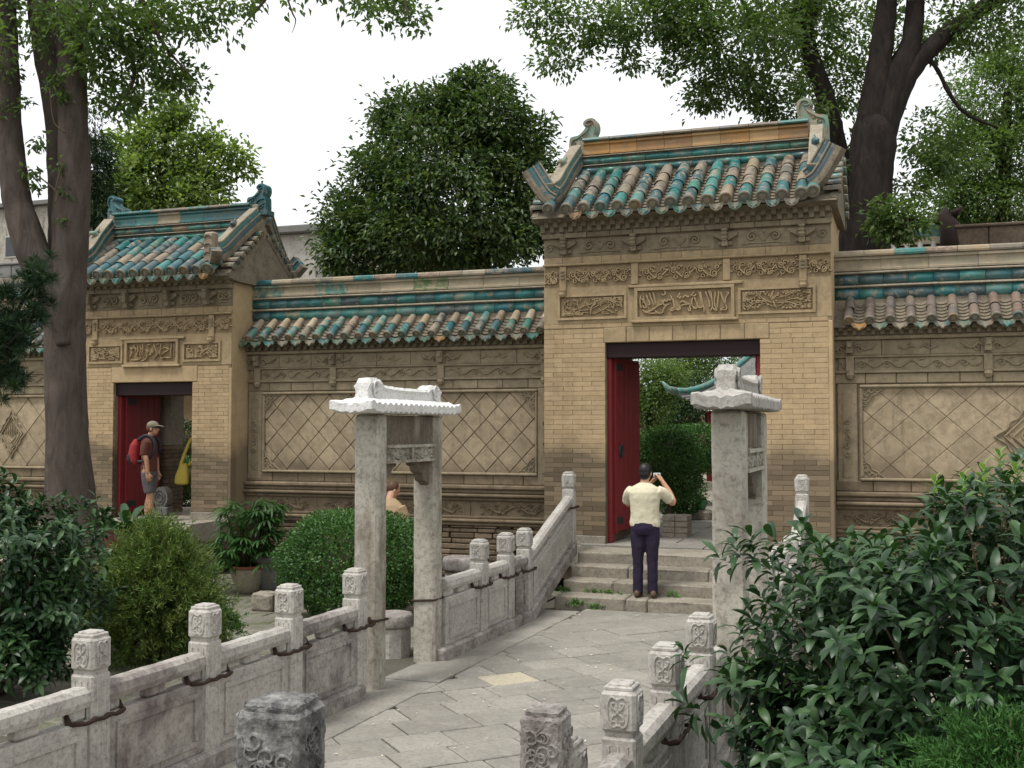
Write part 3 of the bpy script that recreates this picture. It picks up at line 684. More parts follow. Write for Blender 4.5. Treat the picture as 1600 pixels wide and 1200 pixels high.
# ================================================================== gatehouses
def gatehouse(label, X, OP, Z, rows, tri, letters, big):
    """X: body ends; OP: opening x0,x1,sill,top; Z: levels; rows: tile row spacing"""
    x0, x1 = X; yf, yb = 16.0, 17.75; o0, o1, sill, otop = OP; yr = 16.88
    t = thing('gatehouse', label, 'gatehouse', ((x0+x1)/2, 16.9, Z['floor']), 'gatehouses in the courtyard wall')
    tan = 'tan' if big else 'tan_l'
    # body: two piers and the mass above the opening
    b = MB(); c = yf+.009; top = Z['eave']-.02
    b.box(x0+.012, o0, c, yb, Z['floor']-.5, top); b.box(o1, x1-.012, c, yb, Z['floor']-.5, top); b.box(o0, o1, c, yb, otop, top)
    b.build('wall_core', M['mortar'], t)
    # gable triangles on the ends
    zr = Z['ridge0']
    for xa, xb in ((x0+.012, x0+.2), (x1-.2, x1-.012)):
        q = MB(); q.prism([(yf+.02, top-.01), (yb-.01, top-.01), (yr, zr-.05)], xa, xb, axis='x'); q.build('gable', M[tan], t, fix=True)
    # smooth brick skin on the visible end face and rear
    strip(t, 'end_face', x1-.02, x1+.004, yf+.03, yb-.01, Z['floor'], top+.02, tan); strip(t, 'end_face', x0-.004, x0+.02, yf+.03, yb-.01, Z['floor'], top+.02, tan)
    strip(t, 'corner_stone', x1-.05, x1+.008, yf-.004, yf+.16, Z['floor'], Z['p0']-.12, tan)
    lt = Z['lint0']; lo, lh = (o0-.02, o1+.13) if big else (o0-.05, o1+.1)
    L, H = (.295, .0705) if big else (.25, .064)
    brickwork(t, [(x0, o0, Z['floor']+.14, otop), (o1, x1-.05, Z['floor']+.14, otop), (x0, lo, otop, lt), (lh, x1-.05, otop, lt), (x0, x1-.05, lt, Z['p0']-.06)], yf, L, H, tan)
    strip(t, 'plinth_stone', x0-.02, o0, yf-.03, yf+.03, Z['floor']-.02, Z['floor']+.138, 'step'); strip(t, 'plinth_stone', o1, x1+.02, yf-.03, yf+.03, Z['floor']-.02, Z['floor']+.138, 'step')
    nl = 7 if big else 1; wl = (lh-lo)/nl
    for i in range(nl): strip(t, 'lintel_tile', lo+wl*i+.004, lo+wl*(i+1)-.004, yf-.008, yf+.05, otop+.004, lt-.004, 'carve' if big else tan)
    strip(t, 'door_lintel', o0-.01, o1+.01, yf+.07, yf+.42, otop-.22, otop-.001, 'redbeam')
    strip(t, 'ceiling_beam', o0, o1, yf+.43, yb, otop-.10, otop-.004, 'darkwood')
    for xx in (o0+.002, o1-.062): strip(t, 'door_jamb', xx, xx+.06, yf+.12, yf+.30, sill, otop-.22, 'red')
    # panel row
    p0, p1 = Z['p0'], Z['p1']
    (a0, a1), (b0, b1), (c0, c1) = tri
    strip(t, 'panel_field', x0+.003, x1-.003, yf+.018, yf+.05, p0-.06, Z['c0'], 'carve')
    for u, v_, za, zb in ((x0+.003, a0, p0-.06, Z['c0']), (c1, x1-.003, p0-.06, Z['c0']), (a0, c1, p1+.1, Z['c0']), (a1, b0, p0-.06, p1+.1), (b1, c0, p0-.06, p1+.1), (a0, a1, p0-.06, p0), (c0, c1, p0-.06, p0), (a0, a1, p1, p1+.1), (c0, c1, p1, p1+.1)):
        if v_-u > .02: strip(t, 'field_brick', u, v_, yf, yf+.017, za, zb, 'carve', .002)
    for k, (u, v_) in enumerate(((a0, a1), (c0, c1))):
        carved(t, 'carved_panel', u+.03, v_-.03, p0+.03, p1-.03, yf+.014, blossom, seed=11+k+big*5, h=.036); frame(t, 'panel_frame', u, v_, p0, p1, yf)
    cp = strip(t, 'calligraphy_panel', b0+.03, b1-.03, yf+.012, yf+.05, p0-.0, p1+.03, 'carve')
    inscription(cp, letters, 0, .05 if big else .045, b0+.07, b1-.07, p0+.025, p1+.012, yf+.012, .030 if big else .022, .045)
    frame(t, 'panel_frame', b0, b1, p0-.035, p1+.06, yf-.002, .045, .045)
    strip(t, 'panel_sill', b0-.05, b1+.05, yf-.065, yf, p0-.075, p0-.037, 'carve'); strip(t, 'panel_hood', b0-.10, b1+.12, yf-.055, yf, p1+.062, p1+.10, 'carve')
    # carved band
    q0, q1 = Z['c0'], Z['c1']; cols = Z['cols']
    edges = [x0]+cols+[x1]
    for k in range(len(edges)-1):
        u, v_ = edges[k]+(.06 if k else .01), edges[k+1]-(.06 if k < len(edges)-2 else .01)
        carved(t, 'carved_panel', u, v_, q0+.02, q1-.01, yf+.010, vine, seed=k+3, waves=max(1, round((v_-u)/.36)), flowers=v_-u > .6, h=.045, wd=.034)
    for k, cx in enumerate(cols):
        outer = k in (0, len(cols)-1)
        strip(t, 'band_post', cx-.052, cx+.052, yf-.028, yf, q0+.0 if not outer else q0-.12, q1-.004, 'carve')
        if outer:
            q = MB(); q.lathe([(.0,-.05),(.04,-.045),(.055,-.01),(.05,.02),(.06,.05),(.02,.06)], (cx, yf-.045, q0-.10), 8); q.build('pendant', M['carve'], t)
            q = MB()
            for s_ in range(3): q.box(cx-.03, cx+.03, yf-.055, yf-.02, q0+.12+s_*.05, q0+.145+s_*.05)
            q.build('carved_knot', M['frieze'], t)
    strip(t, 'moulding', x0-.01, x1+.008, yf-.05, yf, q1, q1+.035, 'carve', .012)
    f0, f1 = Z['f0'], Z['f1']
    # plain brick courses, then the bracket frieze
    n = 14 if big else 11
    for i in range(n): strip(t, 'band_brick', x0+(x1-x0)*i/n+.003, x0+(x1-x0)*(i+1)/n-.003, yf-.004+random.uniform(-.002,.002), yf+.04, q1+.039, f0-.003, 'carve', .004)
    br = Z['br']; e2 = [x0]+br+[x1]
    strip(t, 'frieze_field', x0, x1, yf+.004, yf+.04, f0, f1, 'frieze')
    for k in range(len(e2)-1):
        u, v_ = e2[k]+(.17 if k else .02), e2[k+1]-(.17 if k < len(e2)-2 else .02)
        if v_-u > .25: carved(t, 'carved_panel', u, v_, f0+.02, f1-.03, yf-.001, scroll_pair, 'frieze')
        else:
            q = MB(); q.ridge(spiral((u+v_)/2, f0+(f1-f0)*.5, .07, 1.5, 0, 1), .025, .022, yf+.004); q.build('carved_scroll', M['frieze'], t)
    for cx in br:
        q = MB(); h = f1-f0
        q.prism([(cx-.17, f1-.05), (cx-.17, f1-.09), (cx-.05, f0+h*.42), (cx+.05, f0+h*.42), (cx+.17, f1-.09), (cx+.17, f1-.05)], yf-.07, yf+.01)
        q.box(cx-.032, cx+.032, yf-.15, yf, f0+h*.38, f1-.045); q.box(cx-.04, cx+.04, yf-.12, yf-.02, f0+.03, f0+h*.38)
        q.box(cx-.10, cx-.045, yf-.045, yf, f0+.05, f0+h*.36); q.box(cx+.045, cx+.10, yf-.045, yf, f0+.05, f0+h*.36)
        for s_ in range(3): q.box(cx-.04, cx+.04, yf-.165, yf-.02, f0+h*.46+s_*.055, f0+h*.46+.03+s_*.055)
        q.build('bracket', M['frieze'], t, fix=True)
    n = 12 if big else 9
    for i in range(n): strip(t, 'cornice_brick', x0-.02+(x1-x0+.04)*i/n+.003, x0-.02+(x1-x0+.04)*(i+1)/n-.003, yf-.055+random.uniform(-.003,.003), yf+.02, f1, f1+.075, 'frieze', .006)
    dentils(t, x0-.02, x1+.02, yf-.03, f1+.085, 3, .072)
    # roof: deck, tiles, ridge
    ey, ez = 15.6, Z['eave']; ty, tz = 16.66, Z['tiletop']
    rx0, rx1 = x0-.08, x1+.10
    q = MB(); q.prism([(ey+.07, ez-.10), (ty+.1, tz-.09), (yr, tz+.02), (2*yr-ty-.1, tz-.09), (2*yr-ey-.07, ez-.10), (yb, ez-.16), (yf, ez-.16)], rx0, rx1, axis='x'); q.build('roof_deck', M['clay'], t, fix=True)
    pitch = rows[2]; xs = [rows[0]+i*pitch for i in range(int(rows[1]))]
    tile_field(t, xs, .090, (ey, ez), (ty, tz), 4, ['glaze', 'glaze', 'glaze', 'glaze_blue'] if big else ['glaze_blue', 'glaze_blue', 'glaze'], ['glaze', 'glaze_old'] if big else ['glaze_blue', 'glaze_old', 'glaze'], pitch, 'drip', .085)
    # rear slope as plain courses (faces away)
    q = MB()
    for x in xs: q.tube([(x, 2*yr-ey, ez), (x, 2*yr-ty, tz)], .078, 8)
    q.build('rear_roof_tiles', M['glaze_old'], t, True, 'stuff')
    ra, rb = x0+.42, x1-.34
    if not big: ra, rb = x0+.1, x1-.10
    yy = ty+.03; zz = tz+.02
    HB = Z['ridgetop']-zz
    strip(t, 'ridge_core', ra-.12, rb+.12, yy+.03, 2*yr-yy-.03, zz-.2, Z['ridgetop']-.03, 'mortar_l')
    gl = ['glaze'] if big else ['glaze', 'glaze_blue']
    lay = [(.0,.22,HALF,gl,.075,'ridge_roll',.36), (.235,.27,CAP,['mortar_l'],.085,'ridge_fillet',1.2), (.28,.47,HALF,gl,.07,'ridge_roll',.36), (.48,.515,CAP,['mortar_l'],.09,'ridge_fillet',1.2),
           (.53,.89,BLOCK,['ochre'] if big else ['glaze_blue','ridgeblock'],.07,'ridge_block',.40 if big else .5), (.90,1.0,CAP,['glaze','glaze_old'],.11,'ridge_cap',.40)]
    for a, b_, pf, ms, d, nm, ln in lay:
        course(t, nm, ra-.1 if a < .5 else ra, rb+.1 if a < .5 else rb, yy+.05, zz+HB*a, zz+HB*b_, d, ms, ln, pf)
    if big:
        finial(t, ra-.02, yr-.02, Z['ridgetop']-.27, False); finial(t, rb+.05, yr-.02, Z['ridgetop']-.27, True)
    else:
        finial(t, ra-.02, yr, Z['ridgetop']-.16, True, 'glaze_blue', .0082/6); finial(t, rb+.05, yr, Z['ridgetop']-.16, False, 'glaze_blue', .0082/6)
    # verge ridges with upturned ends
    for sg, xe, xa in ((-1, x0, ra-.08), (1, x1, rb+.12)):
        xm = xe-sg*.20
        down = [(xa, ty+.12, tz+.30*min(1, HB/.6)), (xa+(xm-xa)*.35, ty-.25, tz-.02), (xa+(xm-xa)*.75, ey+.45, ez+.34), (xm, ey+.12, ez+.17)]
        hip_ridge(t, smooth_line(down, 4), 'glaze' if sg < 0 and big else 'glaze_blue')
        up = [(xm-sg*.02, ey+.14, ez+.12), (xm+sg*.10, ey+.10, ez+.20), (xm+sg*.24, ey+.06, ez+.40), (xm+sg*.36, ey+.02, ez+.60)] if big else [(xm-sg*.02, ey+.14, ez+.12), (xm+sg*.08, ey+.06, ez+.13), (xm+sg*.16, ey-.02, ez+.2), (xm+sg*.2, ey-.06, ez+.3)]
        hip_ridge(t, smooth_line(up, 4), 'glaze' if sg < 0 else 'glaze_blue')
        back = [(xa, 2*yr-ty-.12, tz+.28), (xm, 2*yr-ey-.12, ez+.17), (xm+sg*.3, 2*yr-ey, ez+.4)]
        hip_ridge(t, smooth_line(back, 4), 'glaze_blue')
        if not big:
            q = MB(); q.cbox(xm-.10, xm+.10, ey+.0, ey+.16, ez+.02, ez+.62, .03)
            for kz in range(4): q.ridge([(xm+.075*math.cos(a_*.35), ez+.09+kz*.14+.06*math.sin(a_*.35)) for a_ in range(10)], .025, .025, ey)
            q.build('verge_end', M['glaze_old'], t, fix=True)
        # beast on the verge and the round tile at the corner
        q = MB(); bx, by, bz = xa+(xm-xa)*.6, ey+.62, ez+.68
        q.tube([(bx, by+.05, bz-.1), (bx, by, bz+.08), (bx+sg*.0, by-.05, bz+.17), (bx+sg*.04, by-.14, bz+.15)], [.06,.065,.055,.03], 8); q.tube([(bx, by+.01, bz+.18), (bx-sg*.02, by+.05, bz+.28)], [.035,.008], 6)
        q.build('roof_beast', M['final'] if sg < 0 else M['glaze_blue'], t, True)
        me = cache(('ct', big), lambda: tile_mesh(.085, .32, M['glaze'], True)); place('roof_tile', me, (xm, ey-.02, ez+.02), (R(30), 0, 0), t)
        # barge tiles along the gable edge
        dm = cache('barge', lambda: tile_mesh(.06, .2, M['glaze_old'], True))
        for k in range(1, 8):
            f = k/8
            for yv in (ey+.12+f*(yr-ey-.2), 2*yr-(ey+.12+f*(yr-ey-.2))):
                zv = ez+.0+f*(tz-ez+.16); place('barge_tile', dm, (xe+sg*.13, yv, zv-.03), (0, 0, R(90)*sg), t)
        q = MB(); 
        for s2 in (0, 1):
            yv = lambda f: (ey+.15+f*(yr-ey-.15)) if s2 == 0 else 2*yr-(ey+.15+f*(yr-ey-.15))
            q.sweep([(xe+sg*.06, yv(i/6), ez-.10+(i/6)*(tz-ez+.16)) for i in range(7)], [(-.05,-.05),(.05,-.05),(.05,.05),(-.05,.05)])
        q.build('barge_board', M['clay'], t, fix=True)
    # gable ornaments on the visible end
    q = MB(); xe = x1-.012
    gz = Z['eave']+.28
    for (dy, dz, r_) in ((0, .12, .07), (-.05, .03, .055), (.05, .03, .055), (0, -.12, .05), (-.42, -.32, .07), (0,.02,.03)):
        for k in range(10):
            a0_, a1_ = 6.283*k/10, 6.283*(k+1)/10
            q.tube([(xe+.012, yr+dy+r_*math.cos(a0_), gz+dz+r_*math.sin(a0_)), (xe+.012, yr+dy+r_*math.cos(a1_), gz+dz+r_*math.sin(a1_))], .014, 5)
    q.build('gable_rosette', M[tan], t)
    return t

def door(t, hx, hy, ang, W, z0, z1, side):
    """red plank door leaf swung open about (hx,hy); built along its own direction"""
    dx, dy = math.cos(ang), math.sin(ang); nx, ny = -dy, dx
    def slab(name, a, b_, za, zb, th, mat, par, off=0.0):
        q = MB(); q.cbox(a, b_, -th/2+off, th/2+off, za, zb, .006)
        q.v = [(hx+p[0]*dx+p[1]*nx, hy+p[0]*dy+p[1]*ny, p[2]) for p in q.v]
        return q.build(name, M[mat], par)
    leaf = slab('door_leaf', 0, W, z0, z1, .07, 'red', t)
    pw = W/5
    for i in range(5): slab('plank', i*pw+.004, (i+1)*pw-.004, z0+.05, z1-.05, .082, 'red', leaf)
    for zz in (z0+.10, z1-.2):
        slab('iron_strap', -.035, W*.24, zz, zz+.11, .1, 'iron', leaf)
    slab('hinge_post', -.06, -.002, z0-.03, z1+.05, .09, 'red', leaf)
    q = MB(); zc = z0+(z1-z0)*.46
    for s_ in (-1, 1):
        c = Vector((hx+dx*W*.16+nx*.05*s_, hy+dy*W*.16+ny*.05*s_, zc))
        for r_ in (.085, .05):
            q.tube([c+Vector((dx,dy,0))*(r_*math.cos(6.283*k/14))+Vector((0,0,1))*(r_*math.sin(6.283*k/14)) for k in range(15)], .018, 6)
        q.tube([c-Vector((nx,ny,0))*.03, c+Vector((nx,ny,0))*.03*s_], .05, 10)
    q.build('door_knocker', M['iron'], leaf)

g1 = gatehouse('wide tan brick gatehouse with a tall opening, turquoise tile roof and ochre ridge', (-5.13,-.98), (-4.19,-1.955,.62,3.56),
    dict(floor=.60, p0=3.91, p1=4.285, lint0=3.785, c0=4.40, c1=4.715, cols=[-4.83,-3.74,-2.41,-1.36], f0=4.85, f1=5.13, br=[-4.79,-3.74,-2.42,-1.36],
         eave=5.49, tiletop=6.20, ridge0=6.25, ridgetop=6.80), (-4.66, 14, .2555), ((-4.91,-3.86),(-3.74,-2.30),(-2.25,-1.19)), TXT_WIDE, True)
door(g1, -4.135, 16.32, R(85), 1.10, .78, 3.36, 0)
door(g1, -2.015, 16.34, R(97), 1.10, .78, 3.36, 1)
g2 = gatehouse('smaller tan brick gatehouse behind the forked tree, with blue-green tile roof', (-13.62,-10.555), (-12.91,-11.315,.80,3.09),
    dict(floor=.78, p0=3.425, p1=3.755, lint0=3.36, c0=3.89, c1=4.20, cols=[-13.30,-10.94], f0=4.34, f1=4.63, br=[-13.37,-12.61,-11.77,-11.0],
         eave=4.90, tiletop=5.60, ridge0=5.68, ridgetop=6.20), (-13.45, 12, .2475), ((-13.45,-12.72),(-12.66,-11.58),(-11.50,-10.76)), TXT_SMALL, False)
door(g2, -12.86, 16.30, R(88), .84, .85, 2.92, 0)
door(g2, -11.37, 16.32, R(98), .80, .85, 2.92, 1)
# ================================================================== screen walls between the gates
def screen_wall(label, x0, x1, panel, diamonds, brackets, rows, tiles, medal=None, ph=.0, jg=.0085):
    """panel: frame x0,x1; diamonds: half diagonal (w,h); rows: (first x, count, pitch)"""
    yf = 16.5; t = thing('screen_wall', label, 'wall', ((x0+x1)/2, 16.75, 0), 'carved screen walls')
    b = MB(); b.box(x0, x1, yf+.024, 17.0, -.1, 3.80); b.build('wall_core', M['wall'], t)
    # eave: dentils and cornice
    strip(t, 'cornice', x0, x1, yf-.075, yf+.03, 3.545, 3.60, 'wall', .012)
    dentils(t, x0, x1, yf-.03, 3.61, 2, .062)
    n = max(2, round((x1-x0)/.62))
    for i in range(n): strip(t, 'frieze_block', x0+(x1-x0)*i/n+.003, x0+(x1-x0)*(i+1)/n-.003, yf-.012+random.uniform(-.003,.003), yf+.03, 3.325, 3.54, 'wall', .005)
    for k, bx in enumerate(brackets):
        q = MB()
        for sg in (-1, 1):
            q.ridge(smooth_line([(bx+sg*.03, 3.42), (bx+sg*.12, 3.47), (bx+sg*.2, 3.41), (bx+sg*.28, 3.45), (bx+sg*.36, 3.49)]), .04, .03, yf-.012)
            q.ridge(spiral(bx+sg*.14, 3.41, .045, 1.3, 0, sg), .022, .028, yf-.012)
            q.ridge(smooth_line([(bx+sg*.3, 3.40), (bx+sg*.24, 3.44), (bx+sg*.33, 3.43)]), .025, .024, yf-.012)
        q.build('cloud_carving', M['wall'], t)
        q = MB(); q.box(bx-.045, bx+.045, yf-.11, yf-.01, 3.36, 3.53); q.box(bx-.03, bx+.03, yf-.15, yf-.02, 3.44, 3.50); q.build('bracket', M['frieze'], t)
        q = MB(); q.box(bx-.055, bx+.055, yf-.05, yf, 3.08, 3.32); q.lathe([(.0,-.07),(.04,-.06),(.062,-.01),(.05,.03),(.055,.05)], (bx, yf-.045, 3.06), 8); q.build('band_post', M['wall'], t)
    for a, c in zip(brackets, brackets[1:]):
        m = (a+c)/2; q = MB()
        for sg in (-1, 1): q.ridge(smooth_line([(m+sg*.03, 3.42), (m+sg*.1, 3.45), (m+sg*.16, 3.41), (m+sg*.25, 3.44)]), .03, .022, yf-.012); q.bump(m+sg*.12, 3.47, .022, .02, yf-.012)
        q.build('cloud_carving', M['wall'], t)
    strip(t, 'moulding', x0, x1, yf-.045, yf+.02, 3.295, 3.322, 'wall', .008)
    ed = [x0]+brackets+[x1]
    for k, (a, c) in enumerate(zip(ed, ed[1:])):
        if c-a < .2: continue
        u, v_ = a+.06, c-.06
        q = MB(); q.box(u, v_, yf-.008, yf+.04, 3.115, 3.292); W = v_-u; nw = max(1, round(W/.36))
        q.ridge([(u+.02+(W-.04)*i/(nw*10), 3.205+.045*math.sin(6.283*i/10)) for i in range(nw*10+1)], .026, .024, yf-.008)
        for i in range(nw):
            cx = u+W*(i+.3)/nw
            if (i+k) % 3: q.ridge(spiral(cx, 3.20, .05, 1.3, 2, 1 if i % 2 else -1, 14), .02, .024, yf-.008)
            q.ridge([(cx+.08, 3.245), (cx+.12, 3.265), (cx+.16, 3.255)], .024, .02, yf-.008)
        q.build('scroll_band', M['wall'], t)
    strip(t, 'moulding', x0, x1, yf-.04, yf+.02, 3.075, 3.113, 'wall', .010)
    n = max(2, round((x1-x0)/.42)); 
    for i in range(n): strip(t, 'brick', x0+(x1-x0)*i/n+.004, x0+(x1-x0)*(i+1)/n-.004, yf-.012+random.uniform(-.004,.004), yf+.03, 2.935, 3.07, 'wall', .008)
    # framed field of diagonal tiles
    a, c = panel; z0, z1 = 1.585, 2.905
    b = MB(); w_ = .055
    for (xa, xb, za, zb, d) in ((a, c, z1-w_*.6, z1+.01, .055), (a, c, z0-.01, z0+w_*.6, .055), (a, a+w_*.7, z0+w_*.6, z1-w_*.6, .045), (c-w_*.7, c, z0+w_*.6, z1-w_*.6, .045)):
        b.cbox(xa, xb, yf-d, yf+.03, za, zb, .014)
    b.build('panel_frame', M['wall'], t)
    xi0, xi1, zi0, zi1 = a+w_*.7, c-w_*.7, z0+w_*.6, z1-w_*.6
    dw, dh = diamonds; cx0 = (a+c)/2+ph; cz0 = (zi0+zi1)/2
    bed = MB(); bed.box(xi0, xi1, yf+.0215, yf+.04, zi0, zi1); bed.build('tile_bed', M['base'], t)
    ni, nj = int((xi1-xi0)/dw)+3, int((zi1-zi0)/dh)+3
    for j in range(-nj, nj+1):
        for i in range(-ni, ni+1):
            if (i+j) % 2: continue
            X, Zc = cx0+i*dw, cz0+j*dh; g = jg
            poly = [(X-dw+g, Zc), (X, Zc-dh+g), (X+dw-g, Zc), (X, Zc+dh-g)]
            for nx, nz, cc in ((-1,0,-xi0),(1,0,xi1),(0,-1,-zi0),(0,1,zi1)):
                if len(poly) > 2: poly = clip_poly(poly, nx, nz, cc)
            if len(poly) < 3: continue
            ar = abs(sum(poly[k][0]*poly[(k+1) % len(poly)][1]-poly[(k+1) % len(poly)][0]*poly[k][1] for k in range(len(poly))))/2
            if ar < .004: continue
            mx_, mz = sum(p[0] for p in poly)/len(poly), sum(p[1] for p in poly)/len(poly)
            q = MB(); m = len(poly); inn = [(p[0]+(mx_-p[0])*.035, p[1]+(mz-p[1])*.035) for p in poly]
            q.add([(p[0]-mx_, .022, p[1]-mz) for p in poly]+[(p[0]-mx_, .004, p[1]-mz) for p in poly]+[(p[0]-mx_, 0, p[1]-mz) for p in inn],
                  [(k, k+m, (k+1) % m+m, (k+1) % m) for k in range(m)]+[(k+m, k+2*m, (k+1) % m+2*m, (k+1) % m+m) for k in range(m)]+[tuple(range(2*m, 3*m))])
            place('wall_tile', q.mesh('wall_tile', M['tile45']), (mx_, yf+random.uniform(-.003,.003), mz), (random.uniform(-.004,.004), 0, random.uniform(-.006,.006)), t)
    # corner carvings
    for sx, xc in ((1, xi0), (-1, xi1)):
        for sz, zc in ((1, zi0), (-1, zi1)):
            q = MB(); s_ = .30
            P = [(xc, zc), (xc+sx*s_, zc), (xc+sx*s_*.8, zc+sz*s_*.12), (xc+sx*s_*.6, zc+sz*s_*.3), (xc+sx*s_*.42, zc+sz*s_*.38), (xc+sx*s_*.35, zc+sz*s_*.55), (xc+sx*s_*.15, zc+sz*s_*.75), (xc, zc+sz*s_*1.05)]
            if sx*sz < 0: P = P[::-1]
            q.prism(P, yf-.012, yf+.01)
            for (fx, fz, r_, sg) in ((.16,.16,.07,1),(.42,.12,.055,-1),(.13,.44,.055,-1),(.66,.07,.04,1),(.07,.72,.04,1)):
                q.ridge(spiral(xc+sx*s_*fx, zc+sz*s_*fz, r_, 1.4, 0, sg*sx*sz, 14), .022, .022, yf-.012)
            q.ridge(smooth_line([P[1], P[2], P[3], P[4], P[5], P[6], P[7]], 3), .02, .02, yf-.012, taper=1)
            q.build('corner_carving', M['wall'], t, fix=True)
    # side pilasters
    for xa, xb in ((x0, a-.0), (c+.0, x1)):
        if xb-xa < .1: continue
        mid = (xa+xb)/2; hw = min(.085, (xb-xa)*.32)
        strip(t, 'pilaster', mid-hw-.05, mid+hw+.05, yf-.02, yf+.03, 1.46, 2.93, 'wall', .012)
        q = MB(); q.box(mid-hw*.7, mid+hw*.7, yf-.03, yf, 1.62, 2.80)
        for k in range(5): q.ridge(spiral(mid, 1.95+k*.11, .045, 1.2, k, 1 if k % 2 else -1, 12), .02, .02, yf-.03)
        q.build('pilaster_carving', M['wall'], t)
    if medal: medal(t, yf)
    # base: stacked mouldings, carved band, rough bricks
    n = max(2, round((x1-x0)/.5))
    for i in range(n): strip(t, 'base_brick', x0+(x1-x0)*i/n+.004, x0+(x1-x0)*(i+1)/n-.004, yf-.02+random.uniform(-.004,.004), yf+.03, 1.43, 1.57, 'base', .008)
    for (za, zb, d, c_) in ((1.355,1.425,.13,.02),(1.29,1.352,.10,.02),(1.235,1.288,.15,.018),(1.18,1.233,.09,.015),(.90,.945,.08,.012),(.845,.898,.13,.018),(.79,.843,.10,.014)):
        strip(t, 'base_moulding', x0, x1, yf-d, yf+.03, za, zb, 'base', c_)
    n = max(1, round((x1-x0)/1.25)); W = (x1-x0)/n
    for i in range(n):
        q = MB(); xa = x0+W*i; q.box(xa+.004, xa+W-.004, yf-.04, yf+.03, .947, 1.178)
        vine(q, xa+W*.12, xa+W*.88, .965, 1.165, yf-.04, 2, .03, .032, False, i)
        q.build('carved_band', M['base'], t)
    z = -.08; row = 0
    while z < .785:
        h = random.choice((.07,.08,.09)); x = x0; h = min(h, .788-z)
        if h < .03: break
        while x < x1-.02:
            l_ = min(random.uniform(.22,.42), x1-x); key = ('rub', round(l_, 1), round(h, 2))
            def mk():
                q = MB(); ww = round(l_, 1)*.97 or .1; q.cbox(-ww/2, ww/2, 0, .1, -(h-.012)/2, (h-.012)/2, .012); return q.mesh('brick', M['rubble'])
            if z > .05 or True:
                cnt[0] += 1
                place('brick' , cache(key, mk), (x+l_/2, yf-.07-(.03 if z < .3 else 0)+random.uniform(-.02,.01), z+h/2), (0, random.uniform(-.012,.012), random.uniform(-.02,.02)), t)
            x += l_
        z += h; row += 1
    # coping roof
    e, tp = (16.20, 3.80), (16.60, 4.10)
    q = MB(); q.prism([(16.27, 3.71), (16.62, 4.0), (16.9, 4.0), (17.25, 3.71)], x0, x1, axis='x'); q.build('roof_deck', M['clay'], t, fix=True)
    xs = [rows[0]+i*rows[2] for i in range(rows[1])]
    tile_field(t, xs, .066, e, tp, 2, tiles[0], tiles[1], rows[2], 'drip', .065)
    q = MB()
    for x in xs: q.tube([(x, 17.3, 3.78), (x, 16.9, 4.08)], .066, 6)
    q.build('rear_roof_tiles', M['glaze_old'], t, True, 'stuff')
    strip(t, 'ridge_core', x0, x1, 16.64, 16.88, 3.9, 4.78, 'mortar_l')
    for a_, b_, pf, ms, d, nm, ln in ((4.125,4.295,HALF,['glaze'],.055,'ridge_roll',.33),(4.298,4.33,CAP,['mortar_l'],.075,'ridge_fillet',1.3),(4.335,4.49,HALF,['glaze','glaze','glaze_blue'],.055,'ridge_roll',.33),
            (4.493,4.525,CAP,['mortar_l'],.075,'ridge_fillet',1.3),(4.53,4.735,BLOCK,['ridgeblock'],.06,'ridge_block',.62),(4.74,4.825,CAP,['glaze','glaze_old','cream_tile'],.085,'ridge_cap',.4)):
        course(t, nm, x0, x1, 16.65, a_, b_, d, ms, ln, pf)
    return t
cnt = [0]
def medal_right(t, yf):
    c = at_y(1604, 682, yf); q = MB()
    for k, r_ in enumerate((.34, .25, .15)):
        pts = []
        for i in range(49):
            a = 6.283*i/48; rr = r_*(1/(abs(math.cos(a))+abs(math.sin(a))))*(1.08+.07*math.cos(8*a)*(k == 0))
            pts.append((c.x+rr*math.cos(a), c.z+rr*math.sin(a)))
        q.ridge(pts, .03, .028, yf-.001, taper=1)
    q.ridge(spiral(c.x, c.z, .08, 1.4), .03, .028, yf-.001); q.build('medallion', M['wall'], t)
def medal_left(t, yf):
    c = at_y(19, 678, yf); q = MB(); w_, h = .30, .42
    for k, f in enumerate((1.0, .8)):
        pts = []
        for i in range(49):
            a = 6.283*i/48; rr = f/(abs(math.cos(a))+abs(math.sin(a)))*(1+.05*math.cos(12*a)*(k == 0)); pts.append((c.x+w_*rr*math.cos(a), c.z+h*rr*math.sin(a)))
        q.ridge(pts, .032, .03, yf-.001, taper=1)
    # upright letter strokes inside the diamond
    for i in range(-4, 5):
        x = c.x+i*.042; hh = (.72-abs(i)*.15)*h*.8
        q.ridge([(x, c.z-hh*.35+abs(i)*.012), (x+.008, c.z+hh*.35), (x, c.z+hh)], .018, .025, yf-.001)
    q.ridge(smooth_line([(c.x-.17, c.z-.03), (c.x-.1, c.z-.12), (c.x, c.z-.24), (c.x+.1, c.z-.13), (c.x+.19, c.z+.0)]), .022, .026, yf-.001)
    q.ridge(smooth_line([(c.x-.1, c.z-.05), (c.x-.02, c.z-.15), (c.x+.1, c.z-.05)]), .02, .026, yf-.001)
    q.build('medallion', M['wall'], t)
CM = ['glaze_blue','glaze','glaze','glaze_old']
screen_wall('carved screen wall of diamond tiles between the two gatehouses', -10.55, -5.13, (-10.25,-5.39), (.197,.205), [-10.35,-8.92,-7.0,-5.27], (-10.62, 22, .2555), (CM, ['cream_tile','cream_tile','glaze_old']))
screen_wall('carved screen wall with smooth large diamond tiles and brown roof tiles, beside the wide gatehouse', -.98, 6.0, (-.65, 3.5), (.245,.222), [-.77,1.02,2.6,4.2], (-.765, 25, .268), (['brown_tile'],['brown_tile']), medal_right, .04, .0035)
